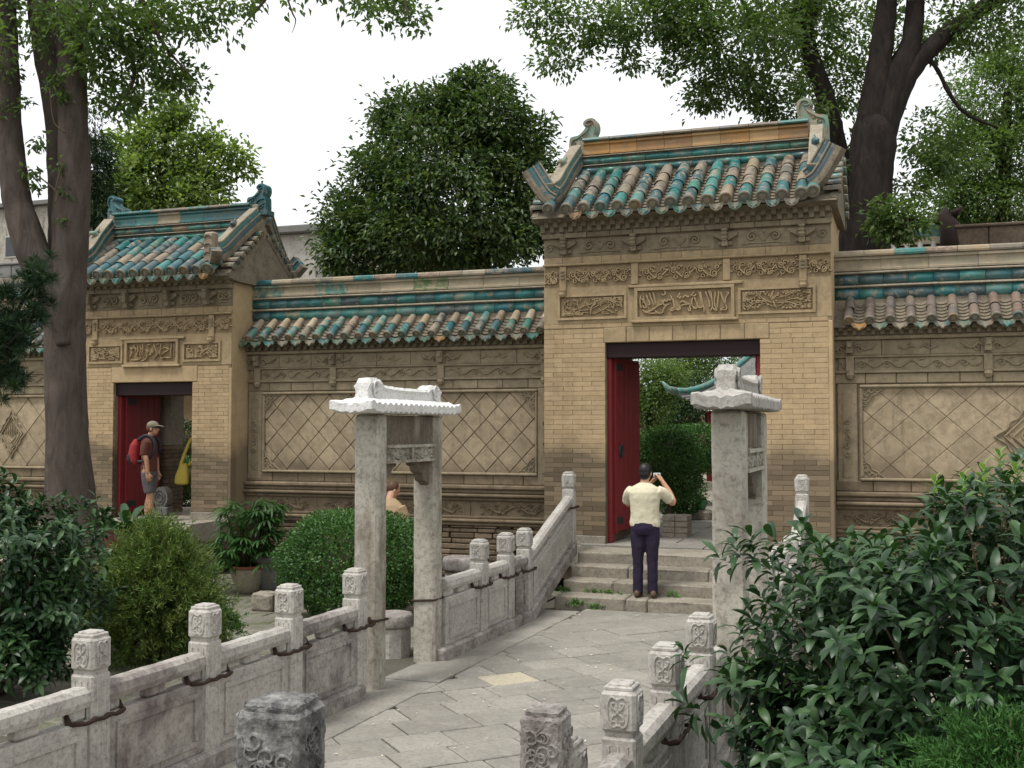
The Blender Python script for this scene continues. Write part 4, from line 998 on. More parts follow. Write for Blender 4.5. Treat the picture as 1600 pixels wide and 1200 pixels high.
screen_wall('carved screen wall with a lettered diamond, behind the forked tree', -19.0, -13.62, (-17.0,-13.95), (.27,.30), [-18.3,-16.4,-14.5,-13.85], (-18.9, 21, .2555), (CM, ['glaze_old','glaze']), medal_left)
# ================================================================== balustrades, stone gateways
def post_mesh(w_, h, mat, head=.235, plain=False):
    """square post: fluted shaft, neck groove, carved head with stepped cap; origin at the foot"""
    b = MB(); k = w_/2; hz = h-head
    b.cbox(-k, k, -k, k, 0, hz-.012, .012)
    b.box(-k*.82, k*.82, -k*.82, k*.82, hz-.02, hz+.012)
    if plain:
        b.cbox(-k*1.03, k*1.03, -k*1.03, k*1.03, hz+.008, h-.022, .012); b.cbox(-k*.86, k*.86, -k*.86, k*.86, h-.03, h, .008); return b.mesh('post', mat)
    b.cbox(-k*1.04, k*1.04, -k*1.04, k*1.04, hz+.008, h-.03, .018)
    b.cbox(-k*.86, k*.86, -k*.86, k*.86, h-.035, h-.012, .006); b.cbox(-k*.66, k*.66, -k*.66, k*.66, h-.02, h, .006)
    # carved cartouche on the four faces of the head, vertical beads on the shaft
    for rot in range(0 if plain else 4):
        c, s_ = [(1,0),(0,1),(-1,0),(0,-1)][rot]; q = MB(); y = -k*1.04; zc = (hz+h-.02)/2; hh = (head-.03)*.34
        pts = smooth_line([(-k*.55,-hh*.6),(-k*.6,hh*.5),(-k*.35,hh),(0,hh*.85),(k*.35,hh),(k*.6,hh*.5),(k*.55,-hh*.6),(k*.3,-hh),(0,-hh*.85),(-k*.3,-hh),(-k*.55,-hh*.6)], 3)
        q.ridge([(p[0], zc+p[1]) for p in pts], .012, .007, y, taper=1)
        q.ridge([(0, zc-hh*.7), (0, zc+hh*.7)], .010, .007, y)
        for sg in (-1, 1):
            for s2 in (-1, 1): q.ridge(smooth_line([(0, zc+s2*hh*.12), (sg*k*.24, zc+s2*hh*.22), (sg*k*.36, zc+s2*hh*.55), (sg*k*.16, zc+s2*hh*.62)], 3), .011, .007, y)
        q.bump(0, zc, .012, .009, y)
        for px in (-.55,.0,.55): q.ridge([(px*k, .05), (px*k, hz-.05)], .016, .006, -k, taper=1)
        b.add([(p[0]*c-p[1]*s_, p[0]*s_+p[1]*c, p[2]) for p in q.v], q.f)
    return b.mesh('post', mat)
POSTS = {}
def post(t, x, y, z, w_=.165, h=1.10, mat='marble', rot=0, head=.235):
    key = (w_, round(h, 2), mat, head)
    if key not in POSTS: POSTS[key] = post_mesh(w_, h, M[mat], head)
    o = place('post', POSTS[key], (x, y, z), (random.uniform(-.012,.012), random.uniform(-.012,.012), rot+random.uniform(-.02,.02)), t)
    return o
def rail_panel(t, a, c, mat, slope=0.0, zb=.12):
    """panel between two posts a,c (x,y,z): plinth, slab with sunk field, pierced strip, rounded hand rail"""
    A, C = Vector(a), Vector(c); d = (C-A); L = Vector((d.x, d.y, 0)).length; u = Vector((d.x, d.y, 0))/L; nrm = Vector((u.y, -u.x, 0)); dz = C.z-A.z
    def put(b, name, mt, par=None, **kw):
        b.v = [tuple(A+u*p[0]+nrm*p[1]+Vector((0, 0, p[2]+dz*p[0]/L))) for p in b.v]
        return b.build(name, M[mt], par or t, fix=True, **kw)
    th = .055
    b = MB(); b.cbox(.0, L, -th, th, zb, .60, .01); pn = put(b, 'panel', mat)
    b = MB()
    for sgn in (-1, 1):                           # raised border round the sunk field on both faces
        y0, y1 = sorted((sgn*(th-.004), sgn*(th+.014)))
        for (xa, xb, za, zc) in ((.07, L-.07, .50, .535), (.07, L-.07, .185, .22), (.07, .11, .222, .498), (L-.11, L-.07, .222, .498)):
            b.box(xa, xb, y0, y1, za, zc)
    put(b, 'panel_border', mat, pn)
    # stems below the hand rail leave the openings
    b = MB()
    for (xa, xb) in ((.0, .13), (L*.5-.09, L*.5+.09), (L-.13, L)):
        b = MB(); b.cbox(xa, xb, -th*.8, th*.8, .598, .70, .02); put(b, 'rail_stem', mat)
    b = MB(); prof = [(-.06,.672),(-.072,.71),(-.064,.76),(-.035,.787),(.035,.787),(.064,.76),(.072,.71),(.06,.672)]
    b.rings([[(x, p[0], p[1]) for p in prof] for x in [L*i/6 for i in range(7)]])
    o = put(b, 'hand_rail', mat); rough(o, .012, .12, 2)
    o2 = None
def plinth(t, a, c, mat='marble_d', z0=-.06, z1=.125, w_=.24):
    A, C = Vector(a), Vector(c); d = C-A; L = Vector((d.x, d.y, 0)).length; u = Vector((d.x, d.y, 0))/L; nrm = Vector((u.y, -u.x, 0))
    b = MB(); b.cbox(0.003, L-.003, -w_/2, w_/2, z0, z1, .02); b.v = [tuple(A+u*p[0]+nrm*p[1]+Vector((0, 0, p[2]+d.z*p[0]/L))) for p in b.v]
    o = b.build('plinth', M[mat], t, fix=True); rough(o, .015, .15, 3)
def cramp(t, p, u, n, L=.42, slope=0.0, rust=True):
    """wavy wrought-iron tie across a post, its ends hooked through the openings"""
    p, u, n = Vector(p), Vector(u), Vector(n); b = MB(); pts = []
    for i in range(13):
        f = i/12-.5; s_ = f*2
        off = .094+.0*s_ - (.05 if abs(s_) > .85 else 0); pts.append(p+u*(L*f)+n*off+Vector((0, 0, .006*math.sin(i*1.9)+slope*L*f)))
    b.tube(pts, [.009+.003*(i % 3 == 1) for i in range(13)], 6, sq=1.5)
    for e in (pts[0], pts[-1]):
        b.tube([e+Vector((0,0,-.03)), e+Vector((0,0,.0))-n*.01, e+Vector((0,0,.045))-n*.03, e+u*.03+Vector((0,0,.03))-n*.05], [.014,.020,.016,.010], 6)
    b.build('iron_cramp', M['rust'], t, True)
def balustrade(label, pts, mats, side, w_=.165, cr=True, pm=None, skip=()):
    """pts: post feet (x,y,z); side: +1 when the walkway is towards +x"""
    t = thing('stone_balustrade', label, 'balustrade', pts[0], 'stone balustrades along the walkway')
    for i, p in enumerate(pts):
        u = (Vector(pts[min(i+1, len(pts)-1)])-Vector(pts[max(i-1, 0)])); u.z = 0; u.normalize(); rot = math.atan2(u.y, u.x)-math.pi/2
        if i in skip: continue
        post(t, p[0], p[1], p[2]+.10, w_, 1.0, (pm or {}).get(i, 'marble'), rot)
        if cr and 0 <= i < len(pts): cramp(t, (p[0], p[1], p[2]+.60), u, (u.y*1, -u.x*1, 0) if side > 0 else (-u.y, u.x, 0), .44)
    for i in range(len(pts)-1):
        a, c = Vector(pts[i]), Vector(pts[i+1]); d = (c-a); d.z = 0; d.normalize(); k = w_*.5
        sl = (c.z-a.z)/max(.1, (Vector((c.x, c.y))-Vector((a.x, a.y))).length)
        rail_panel(t, a+d*k+Vector((0,0,sl*k)), c-d*k-Vector((0,0,sl*k)), mats[i % len(mats)])
        plinth(t, a-d*.08, c+d*.0)
    return t
ly = [3.42, 4.48, 5.54, 6.64, 7.70, 8.76]
balustrade('weathered stone balustrade running up to the tall stone gateway by the clipped round bush', [(LX(y), y, 0) for y in ly], ['marble','marble','marble_p','marble','marble_d'], 1)
lf = [11.51, 12.34, 12.98]; 
balustrade('stone balustrade climbing beside the steps, starting at the white-roofed stone gateway', [(LX(10.5), 10.46, 0)]+[(LX(y), y, 0) for y in lf]+[(-4.52, 15.25, .60)], ['marble','marble','marble_d','marble'], 1, skip=(0,))
ry = [3.2, 4.25, 5.28, 6.30, 7.38, 8.05]
balustrade('stone balustrade on the side of the leafy evergreen bush', [(RX(y), y, 0) for y in ry], ['marble','marble_d','marble','marble'], 1, pm={1:'marble_d'}, skip=(5,))
balustrade('stone balustrade climbing beside the steps, mostly hidden by the leafy evergreen bush', [(RX(9.3), 9.33, 0), (RX(10.6), 10.6, 0), (RX(11.8), 11.8, 0), (RX(13), 13.0, 0), (-1.34, 15.25, .60)], ['marble'], -1, cr=False, skip=(0,))
# two dark newel posts at the near end of the walkway
def newel(label, x, y, top, w_, rot, mat):
    t = thing('newel_post', label, 'post', (x, y, -.035)); h = top+.035
    me = post_mesh(w_, h, M[mat], .30 if w_ > .16 else .26, True); o = place('shaft', me, (x, y, -.035), (0, 0, rot), t); rough(o, .011, .024, 5)
    q = MB(); k = w_/2
    for rot_ in range(4):
        c, s_ = [(1,0),(0,1),(-1,0),(0,-1)][rot_]; m = MB(); y_ = -k*1.03; zc = h-.16
        rd = random.Random(rot_+int(w_*1000))
        for a in range(12):
            px, pz, g = rd.uniform(-k*.6, k*.6), zc+rd.uniform(-.08,.08), rd.uniform(0,6.28); m.ridge(spiral(px, pz, rd.uniform(.015,.035), 1.1, g, rd.choice((-1,1)), 10), .010, .009, y_)
        q.add([(p[0]*c-p[1]*s_, p[0]*s_+p[1]*c, p[2]) for p in m.v], m.f)
    place('head_carving', q.mesh('head_carving', M[mat]), (x, y, -.035), (0, 0, rot), t, kind='stuff')
n1 = at_d(440, 1090, 3.0); newel('blackened carved stone newel post standing alone on the walkway, almost as dark as slate', n1.x, n1.y, n1.z, .175, R(4), 'newel')
n2 = at_d(853, 1104, 4.25); newel('brown-grey stone newel post beside the last post of the balustrade', n2.x, n2.y, n2.z, .155, R(2), 'marble_d')

def gateway(label, xl, y0, y1, rm, top=2.43):
    """stone frame standing in the line of a balustrade: two pillars, board, carved beam, brackets, tiled stone roof"""
    t = thing('stone_gateway', label, 'gateway', (xl, (y0+y1)/2, 0), 'small stone gateways set into the balustrades')
    px, py = .235, .20
    for y in (y0, y1):
        b = MB(); b.cbox(xl-px/2, xl+px/2, y-py/2, y+py/2, -.04, top, .022); o = b.build('pillar', M['arch'], t); rough(o, .016, .12, 4)
    ya, yb = y0+py/2-.01, y1-py/2+.01
    strip(t, 'top_board', xl-.07, xl+.07, ya, yb, top-.285, top-.005, 'archdark')
    bm_ = MB(); bm_.box(xl-.10, xl+.10, ya-.005, yb+.005, top-.44, top-.283); beam = bm_.build('carved_beam', M['arch'], t)
    # carving on both faces of the beam
    q = MB(); tmp = MB(); W = yb-ya
    for k in range(2): vine(tmp, W*k/2+.03, W*(k+1)/2-.03, top-.425, top-.30, 0, 1.5, .02, .018, False, k+8)
    tmp.box(W*.5-.02, W*.5+.02, -.025, 0, top-.44, top-.283); tmp.box(0, W, -.03, 0, top-.305, top-.278); tmp.box(0, W, -.03, 0, top-.445, top-.42)
    q.add([(xl+.10-p[1], ya+p[0], p[2]) for p in tmp.v], tmp.f); q.add([(xl-.10+p[1], yb-p[0], p[2]) for p in tmp.v], tmp.f)
    q.build('beam_carving', M['arch'], beam, fix=True)
    for sg, ye in ((1, ya), (-1, yb)):
        P = [(ye, top-.435), (ye+sg*.36, top-.435), (ye+sg*.34, top-.48), (ye+sg*.26, top-.50), (ye+sg*.24, top-.55), (ye+sg*.16, top-.57), (ye+sg*.13, top-.64), (ye+sg*.05, top-.66), (ye, top-.70)]
        q = MB(); q.prism(P if sg > 0 else P[::-1], xl-.05, xl+.05, axis='x'); bevel(q.build('corner_bracket', M['archdark'], t, fix=True), .01)
    # roof: slab with shallow carved tile rolls, hipped, slightly upturned corners
    hx, y_a, y_b = .205, y0-.40, y1+.38; ns, nl = 10, 40; z_e = top+.02
    def zf(x, y):
        ex = abs(x-xl)/hx; ey = max(0, (y0-.1-y)/.3, (y-y1-.1)/.28); e = max(ex, ey)
        corner = max(0, ex+ey-1.45)*.05
        return z_e+.085*max(0, 1-e)+corner
    b = MB(); xs = [xl-hx+2*hx*i/ns for i in range(ns+1)]; nl2 = 88; ys = [y_a+(y_b-y_a)*j/nl2 for j in range(nl2+1)]
    m = len(xs); top_v = []; bot_v = []
    for j, y in enumerate(ys):
        for i, x in enumerate(xs):
            ex = abs(x-xl)/hx; ey = max(0, (y0-.1-y)/.3, (y-y1-.1)/.28)
            f = max(0, ex-.15) if ex >= ey else 0
            g = abs(math.sin(math.pi*(y-y_a)/.11))*.026*min(1, f*2.5)+(abs(math.sin(math.pi*(x-xl)/.10))*.022 if ey > ex else 0)
            top_v.append((x, y, zf(x, y)+g+.058)); bot_v.append((x, y, z_e-.012+max(0, ex+ey-1.45)*.05+(g*.8 if ex > .99 or ey > .99 else 0)))
    nv = len(top_v); b.add(top_v+bot_v, [(j*m+i, j*m+i+1, (j+1)*m+i+1, (j+1)*m+i) for j in range(nl2) for i in range(ns)]+[(nv+j*m+i, nv+(j+1)*m+i, nv+(j+1)*m+i+1, nv+j*m+i+1) for j in range(nl2) for i in range(ns)]
          +[(j*m, (j+1)*m, nv+(j+1)*m, nv+j*m) for j in range(nl2)]+[(j*m+ns, nv+j*m+ns, nv+(j+1)*m+ns, (j+1)*m+ns) for j in range(nl2)]+[(i, nv+i, nv+i+1, i+1) for i in range(ns)]+[(nl2*m+i, nl2*m+i+1, nv+nl2*m+i+1, nv+nl2*m+i) for i in range(ns)])
    rf = b.build('stone_roof', M[rm], t, fix=True); rough(rf, .014, .07)
    q = MB(); za = z_e+.10
    ra, rb = y0-.19, y1+.17
    prof = lambda y, h: [(xl-.07, y, za), (xl-.06, y, za+h*.6), (xl-.075, y, za+h*.8), (xl-.05, y, za+h), (xl+.05, y, za+h), (xl+.075, y, za+h*.8), (xl+.06, y, za+h*.6), (xl+.07, y, za)]
    hs_ = [(0,.16),(.03,.20),(.12,.21),(.17,.19),(.20,.15),(.3,.14),(.5,.135),(.7,.135),(.80,.14),(.83,.17),(.88,.185),(.97,.18),(1,.15)]
    q.rings([prof(ra+(rb-ra)*f, h) for f, h in hs_]); o = q.build('roof_ridge', M[rm], rf, fix=True); rough(o, .016, .05, 3)
    c = MB()
    for f0 in (.08, .9):
        yc = ra+(rb-ra)*f0
        for sg in (-1, 1):
            for (r_, dz) in ((.045,.13),(.03,.07)):
                c.tube([(xl+sg*.078, yc+r_*math.cos(a*.55), za+dz+r_*math.sin(a*.55)) for a in range(10)], .012, 5)
    c.build('ridge_carving', M[rm], rf)
    b = MB(); 
    for y in (y0, y1):
        for zz in (.60,):
            p = [(xl+sx*(px/2+.008), y+sy*(py/2+.008), zz+random.uniform(-.01,.01)) for sx, sy in ((-1,-1),(1,-1),(1,1),(-1,1),(-1,-1))]
            b.tube(p, .012, 6)
    b.build('iron_band', M['rust'], t)
    return t
gateway('tall stone gateway with a white tiled roof, beside the clipped round bush', -4.565, 9.14, 10.42, 'archroof')
gateway('tall stone gateway with a grey tiled roof, half hidden by the leafy evergreen bush', -1.21, 8.12, 9.26, 'archroof_g')
# ================================================================== foliage
def rand_dirs(n, zmin=-1, zmax=1):
    z = rng.uniform(zmin, zmax, n); a = rng.uniform(0, 2*np.pi, n); r = np.sqrt(1-z*z); return np.stack([r*np.cos(a), r*np.sin(a), z], 1)
def unit(v): return v/np.maximum(np.linalg.norm(v, axis=1, keepdims=True), 1e-9)
def np_mesh(name, verts, faces, mat, smooth=False):
    me = bpy.data.meshes.new(name); nf, k = faces.shape
    me.vertices.add(len(verts)); me.vertices.foreach_set('co', verts.astype(np.float32).ravel())
    me.loops.add(nf*k); me.loops.foreach_set('vertex_index', faces.astype(np.int32).ravel())
    me.polygons.add(nf); me.polygons.foreach_set('loop_start', np.arange(0, nf*k, k, dtype=np.int32)); me.polygons.foreach_set('loop_total', np.full(nf, k, np.int32))
    me.materials.append(mat); me.update(calc_edges=True)
    if smooth: me.polygons.foreach_set('use_smooth', [True]*nf)
    return me
def leaves_quads(pos, axis, nrm, L, W, fold=.25):
    """flat rhombic leaves folded along the midrib: two triangles each"""
    n = len(pos); axis = unit(axis); side = unit(np.cross(axis, nrm)); up = np.cross(side, axis)
    L = L*rng.uniform(.7, 1.25, (n, 1)); W = W*rng.uniform(.75, 1.2, (n, 1))
    base = pos; tip = pos+axis*L-up*L*.12; l = pos+axis*L*.45+side*W*.5+up*W*fold; r = pos+axis*L*.45-side*W*.5+up*W*fold
    v = np.stack([base, r, tip, l], 1).reshape(-1, 3); i = np.arange(n)[:, None]*4
    f = np.concatenate([i+np.array([[0,1,2]]), i+np.array([[0,2,3]])], 1).reshape(-1, 3)
    return v, f
def leaves_curved(pos, axis, nrm, L, W, droop=.3):
    """pointed oval leaves, bent downwards: eight triangles each"""
    n = len(pos); axis = unit(axis); side = unit(np.cross(axis, nrm)); up = np.cross(side, axis)
    L = L*rng.uniform(.72, 1.2, (n, 1)); W = W*rng.uniform(.8, 1.15, (n, 1)); dr = droop*rng.uniform(.3, 1.5, (n, 1))
    vs = []
    for f, w_ in ((0,.12),(.28,.74),(.60,1.0),(.86,.66),(1,.0)):
        c = pos+axis*L*f*(1-.15*f)-up*L*dr*f*f; fo = W*.18*w_
        if w_ == 0: vs.append(c)
        else: vs += [c+side*W*.5*w_+up*fo, c, c-side*W*.5*w_+up*fo]
    v = np.stack(vs, 1); k = v.shape[1]; i = np.arange(n)[:, None]*k
    T = [(0,1,4),(0,4,3),(1,2,5),(1,5,4),(3,4,7),(3,7,6),(4,5,8),(4,8,7),(6,7,10),(6,10,9),(7,8,11),(7,11,10),(9,10,12),(10,11,12)]
    f = np.concatenate([i+np.array([t]) for t in T], 1).reshape(-1, 3)
    return v.reshape(-1, 3), f
def single_leaf_mesh(mat, L, W, droop):
    st = rng.bit_generator.state
    n = np.array([[0,0,1.]]); v, f = leaves_curved(np.zeros((1,3)), np.array([[1.,0,0]]), n, L, W, droop); return np_mesh('leaf', v, f, mat, True)
def clumps(cen, rad, n_cl, per, cl_r, shell=.55, keep=None, flat=1.0):
    """points gathered into clumps inside an ellipsoid, thicker near its surface"""
    d = rand_dirs(n_cl); r = rng.uniform(shell**3, 1, n_cl)**(1/3); c = np.array(cen)+d*r[:, None]*np.array(rad)
    if keep is not None: k = keep(c); c = c[k]; d = d[k]
    p = np.repeat(c, per, 0); dd = np.repeat(d, per, 0); off = rng.normal(0, 1, p.shape)*cl_r*np.array([1,1,flat])*np.repeat(rng.uniform(.6,1.3,len(c)), per)[:, None]
    return p+off, unit(dd*.7+unit(off)*.8+np.array([0,0,.1]))
def crown(t, groups, mat, L, W, name='crown'):
    P, D = [], []
    for g in groups:
        p, d = clumps(**g); P.append(p); D.append(d)
    P, D = np.concatenate(P), np.concatenate(D); ax = unit(D+rand_dirs(len(P))*.8+np.array([0,0,-.25])); nr = unit(rand_dirs(len(P), .0, 1)+np.array([0,0,.6]))
    v, f = leaves_quads(P, ax, nr, L, W); o = place(name, np_mesh(name, v, f, mat), parent=t, kind='stuff'); return o
def limb(b, pts, r0, r1, n=10, wob=.0):
    pts = smooth_line([tuple(p) for p in pts], 5); k = len(pts)
    b.tube(pts, [r0+(r1-r0)*i/(k-1) for i in range(k)], n, wob=wob)
def pix(u, v, d): return tuple(at_d(u, v, d))
SCL = lambda d: d/FOC                     # metres per pixel at that depth

# ---- forked tree in the courtyard, by the smaller gatehouse
D1 = 15.6
def forked_tree():
    base = at_z(125, 920, GZ); t = thing('tree', 'forked smooth-barked tree with creepers on its trunk, in front of the smaller gatehouse', 'tree', (base.x, base.y, GZ))
    s = SCL(D1); b = MB()
    c = [(128,925,62),(122,880,50),(112,800,40),(106,700,33),(103,600,31),(101,520,31),(98,460,33),(102,425,20)]
    pts = smooth_line([(*pix(u, v, D1), w_*s) for u, v, w_ in c], 4); b.tube([p[:3] for p in pts], [p[3] for p in pts], 20)
    c = [(100,540,12),(88,475,22),(66,430,26),(46,380,25),(29,320,22),(17,250,22),(8,170,23),(3,80,24),(-6,-60,24),(-20,-220,20)]
    pts = smooth_line([(*pix(u, v, D1-.2), w_*s) for u, v, w_ in c], 4); b.tube([p[:3] for p in pts], [p[3] for p in pts], 16)
    c = [(100,530,12),(98,450,22),(95,340,19),(93,260,19),(88,180,18),(76,100,20),(66,30,21),(58,-80,20),(46,-220,17)]
    pts = smooth_line([(*pix(u, v, D1+.15), w_*s) for u, v, w_ in c], 4); b.tube([p[:3] for p in pts], [p[3] for p in pts], 16)
    c = [(103,530,16),(106,450,27),(111,340,27),(116,260,25),(114,170,22),(112,90,22),(116,20,26),(122,-80,24),(130,-220,20)]
    pts = smooth_line([(*pix(u, v, D1-.1), w_*s) for u, v, w_ in c], 4); b.tube([p[:3] for p in pts], [p[3] for p in pts], 16)
    o = b.build('trunk', M['bark'], t, True); rough(o, .05, .35, 1)
    # creeper on the bark
    b = MB()
    for q in ([(78,140),(84,190),(100,205),(102,206)], [(60,275),(88,300),(86,318)], [(18,30),(6,60),(0,90)], [(126,0),(120,20),(118,40)], [(98,255),(92,275),(86,300)]):
        b.tube(smooth_line([pix(u, v, D1-.45) for u, v in q], 4), .011, 5)
    b.build('creeper_stem', M['twig'], t, True)
    P = []
    for u, v, r_, k in ((8,40,22,110),(14,110,20,90),(6,170,14,60),(62,60,20,130),(70,20,20,130),(112,20,22,120),(116,60,18,80),(86,125,16,70),(100,150,10,36),(92,260,8,24),(100,300,8,20),(98,345,7,18),(62,225,12,50),(50,270,10,40),(40,160,10,30),(55,290,8,26)):
        p = np.array(pix(u, v, D1-.35)); P.append(p+rng.normal(0, 1, (k, 3))*r_*s*np.array([.6,.6,.6]))
    P = np.concatenate(P); ax = unit(rand_dirs(len(P))+np.array([0,0,-.5])); v, f = leaves_quads(P, ax, rand_dirs(len(P), 0, 1), .10, .045)
    place('creeper_leaves', np_mesh('creeper_leaves', v, f, M['l_elm']), parent=t, kind='stuff')
    # hanging boughs of the crown (most of it above the picture)
    b = MB(); G = []
    boughs = [([(118,-120),(190,-60),(250,60),(300,120)], D1-.6), ([(118,-60),(180,40),(210,120),(165,185)], D1-.3), ([(120,-200),(300,-90),(420,-30),(380,40)], D1-1), ([(200,-220),(450,-160),(600,-60),(640,30)], D1-1.5), ([(20,-200),(-60,-40),(-80,60)], D1-.5), ([(120,-150),(230,-60),(330,-10)], D1+.6), ([(105,60),(140,100),(165,150)], D1+.3), ([(300,-160),(480,-90),(560,-10)], D1-1.2)]
    for pts, d in boughs: limb(b, [pix(u, v, d) for u, v in pts], .07, .008, 6)
    limb(b, [pix(430,-60,D1-1), pix(455,15,D1-1), pix(462,32,D1-1), pix(456,52,D1-1)], .018, .003, 5)
    b.build('bough', M['bark'], t, True)
    spots = [(165,20,60,70),(230,20,50,60),(290,10,40,45),(190,90,45,60),(150,110,30,40),(250,100,40,55),(215,60,40,60),(285,130,22,26),(230,150,28,30),(180,165,22,24),(300,60,22,18),(140,60,30,50),(345,20,30,20),(365,-10,40,30),(390,0,20,12),(310,125,14,8),(210,165,14,10),
             (540,-20,45,30),(600,-10,45,45),(640,15,26,22),(585,25,22,14),(650,40,12,7),(500,-40,40,20),(20,10,50,60),(-20,60,40,40),(160,-40,80,80),(300,-60,90,60),(450,-70,90,50),(560,-80,90,60),(150,150,24,20)]
    for u, v, r_, n in spots:
        G.append(dict(cen=pix(u, v, D1-.4+rng.uniform(-.8,.8)), rad=(r_*s, r_*s*1.5, r_*s*.75), n_cl=max(2, int(n*.36)), per=20, cl_r=.10, shell=.1, flat=.7))
    crown(t, G, M['l_elm'], .105, .055)
forked_tree()

def simple_tree(name, label, trunk, crowns, leafmat, L, W, depth, bark='bark_d', branches=(), group=None):
    """trunk: (u,v,halfwidth px) list; crowns: (u,v,ru,rv,n clumps,per,clump radius, shell)"""
    s = SCL(depth); p0 = pix(*trunk[0][:2], depth); t = thing(name, label, 'tree', (p0[0], p0[1], GZ), group)
    b = MB(); pts = [(p0[0], p0[1], GZ, trunk[0][2]*s*1.25)]+[(*pix(u, v, depth), w_*s) for u, v, w_ in trunk]
    pts = smooth_line(pts, 4); b.tube([p[:3] for p in pts], [p[3] for p in pts], 14)
    for br in branches:
        pts = smooth_line([(*pix(u, v, depth+(q[0] if q else 0)), w_*s) for u, v, w_, *q in br], 4); b.tube([p[:3] for p in pts], [p[3] for p in pts], 10)
    o = b.build('trunk', M[bark], t, True); rough(o, .06, .2, 1)
    G = []
    for (u, v, ru, rv, n, per, cr, sh, *dd) in crowns:
        G.append(dict(cen=pix(u, v, depth+(dd[0] if dd else 0)), rad=(ru*s, ru*s*(dd[1] if len(dd) > 1 else .9), rv*s), n_cl=n, per=per, cl_r=cr, shell=sh, flat=.7))
    crown(t, G, M[leafmat], L, W); return t

# ---- dense round camphor behind the middle wall
simple_tree('tree', 'dense rounded dark evergreen tree behind the wall between the two gatehouses', [(752,560,14),(748,430,13),(742,360,11),(735,280,7)],
    [(690,320,160,105,150,48,.19,.4),(700,245,130,90,120,48,.18,.35),(745,185,75,55,70,52,.17,.3),(600,330,80,85,80,52,.18,.3),(800,300,70,110,105,52,.19,.35),(560,380,60,60,60,55,.18,.2),(700,380,150,50,150,60,.2,.3),(765,130,45,26,22,42,.12,.2),(720,120,16,18,6,25,.08,.2),(640,180,60,32,36,45,.15,.2),(830,215,36,45,28,40,.14,.2),(855,330,20,70,34,50,.15,.2),(575,265,36,30,18,36,.13,.2),(530,350,26,70,26,45,.15,.2),(610,205,30,20,10,30,.12,.2),(700,160,60,36,40,45,.15,.2)],
    'l_camphor', .135, .06, 23, branches=[[(746,400,8),(690,340,6),(640,300,3)],[(744,380,7),(790,330,5),(815,280,3)],[(748,420,7),(670,380,5),(600,360,3)],[(742,340,6),(720,270,4),(700,220,2)],[(747,410,6),(810,370,4),(835,340,2)]])
# ---- pale tree and dark conifer behind the smaller gatehouse
simple_tree('tree', 'light green feathery tree behind the roof of the smaller gatehouse', [(250,560,8),(252,380,7),(255,280,5),(262,190,3)],
    [(255,290,95,50,120,34,.17,.2),(262,220,62,42,70,32,.15,.2),(272,165,28,34,24,26,.12,.1),(335,260,48,36,40,26,.14,.1),(375,245,22,22,10,18,.12,.1),(200,235,30,36,26,26,.14,.1),(290,320,80,30,60,30,.16,.1),(340,215,20,22,10,18,.12,.1),(390,270,12,14,5,14,.1,.1),(215,320,60,40,50,30,.16,.1),(180,300,30,30,20,28,.14,.1)],
    'l_light', .125, .075, 24, branches=[[(252,320,4),(310,280,3),(370,245,1)],[(254,300,4),(215,250,2),(195,225,1)],[(252,340,4),(330,300,2),(395,265,1)]])
simple_tree('conifer', 'dark slender conifer between the forked trunk and the light green tree', [(150,560,7),(150,380,5),(150,280,4),(148,190,1.5)],
    [(152,330,26,16,30,40,.14,.1),(152,295,24,14,26,40,.13,.1),(150,262,22,12,22,40,.12,.1),(156,235,20,10,16,36,.11,.1),(148,210,14,10,10,30,.1,.1),(170,350,30,16,24,36,.14,.1),(146,185,8,10,5,20,.08,.1)],
    'l_pine', .15, .022, 22)
# ---- big dark-trunked tree behind the right wall
D2 = 19.5
simple_tree('tree', 'tall tree with a dark split trunk rising behind the brown-tiled screen wall', [(1352,520,44),(1350,390,40),(1352,330,38),(1361,260,35),(1366,205,34),(1369,180,22)],
    [(1150,70,115,52,100,32,.15,.2),(1250,40,95,45,75,32,.15,.2,.8),(1180,130,80,34,56,30,.13,.2),(1300,130,75,50,50,32,.15,.2,1.6),(1240,170,50,22,34,28,.12,.2),(1100,150,30,22,20,26,.11,.2),(900,30,85,28,36,28,.13,.2),(850,20,55,22,20,26,.12,.2),(960,60,52,32,28,26,.12,.2),(1010,25,65,36,40,28,.13,.2),(880,90,40,22,16,24,.11,.1),(985,95,24,16,10,20,.1,.1),(1080,30,60,40,60,32,.14,.2),(1450,50,70,45,34,30,.15,.2,1.6),(1325,250,26,40,20,28,.13,.2,1.2),(1445,215,34,45,22,30,.14,.2,1.4),(1480,250,46,50,40,30,.14,.2),(1310,300,20,36,16,26,.12,.2),(1405,345,40,26,40,26,.10,.2,-1.2),(1390,330,30,20,16,24,.10,.2,-1.2),(1425,300,24,30,14,24,.12,.2),(1335,50,60,40,28,30,.15,.2,1.6),(1540,40,70,40,50,30,.15,.2),(1200,-60,260,60,160,34,.2,.2),(1500,-60,150,60,90,34,.2,.2),(1040,110,14,12,6,16,.09,.1)],
    'l_elm', .105, .056, D2, branches=[[(1360,215,28),(1371,120,20),(1382,40,17),(1392,-60,15)],[(1370,215,30),(1398,125,23),(1425,60,16),(1432,-60,13)],[(1378,195,26),(1418,115,18),(1470,60,14),(1540,10,12),(1620,-40,9)],[(1330,330,20,.8),(1310,240,17,.8),(1290,150,15,.8),(1262,70,14,.8),(1248,-60,13,.8)],[(1280,110,8,.8),(1250,60,6,.8),(1230,20,5,.8)],[(1255,60,10,.8),(1275,10,9,.8),(1290,-60,7,.8)],[(1445,90,5),(1462,105,4),(1500,170,3),(1560,200,2)],[(1368,340,6,-.6),(1400,350,3,-1.2),(1430,340,2,-1.4)]])
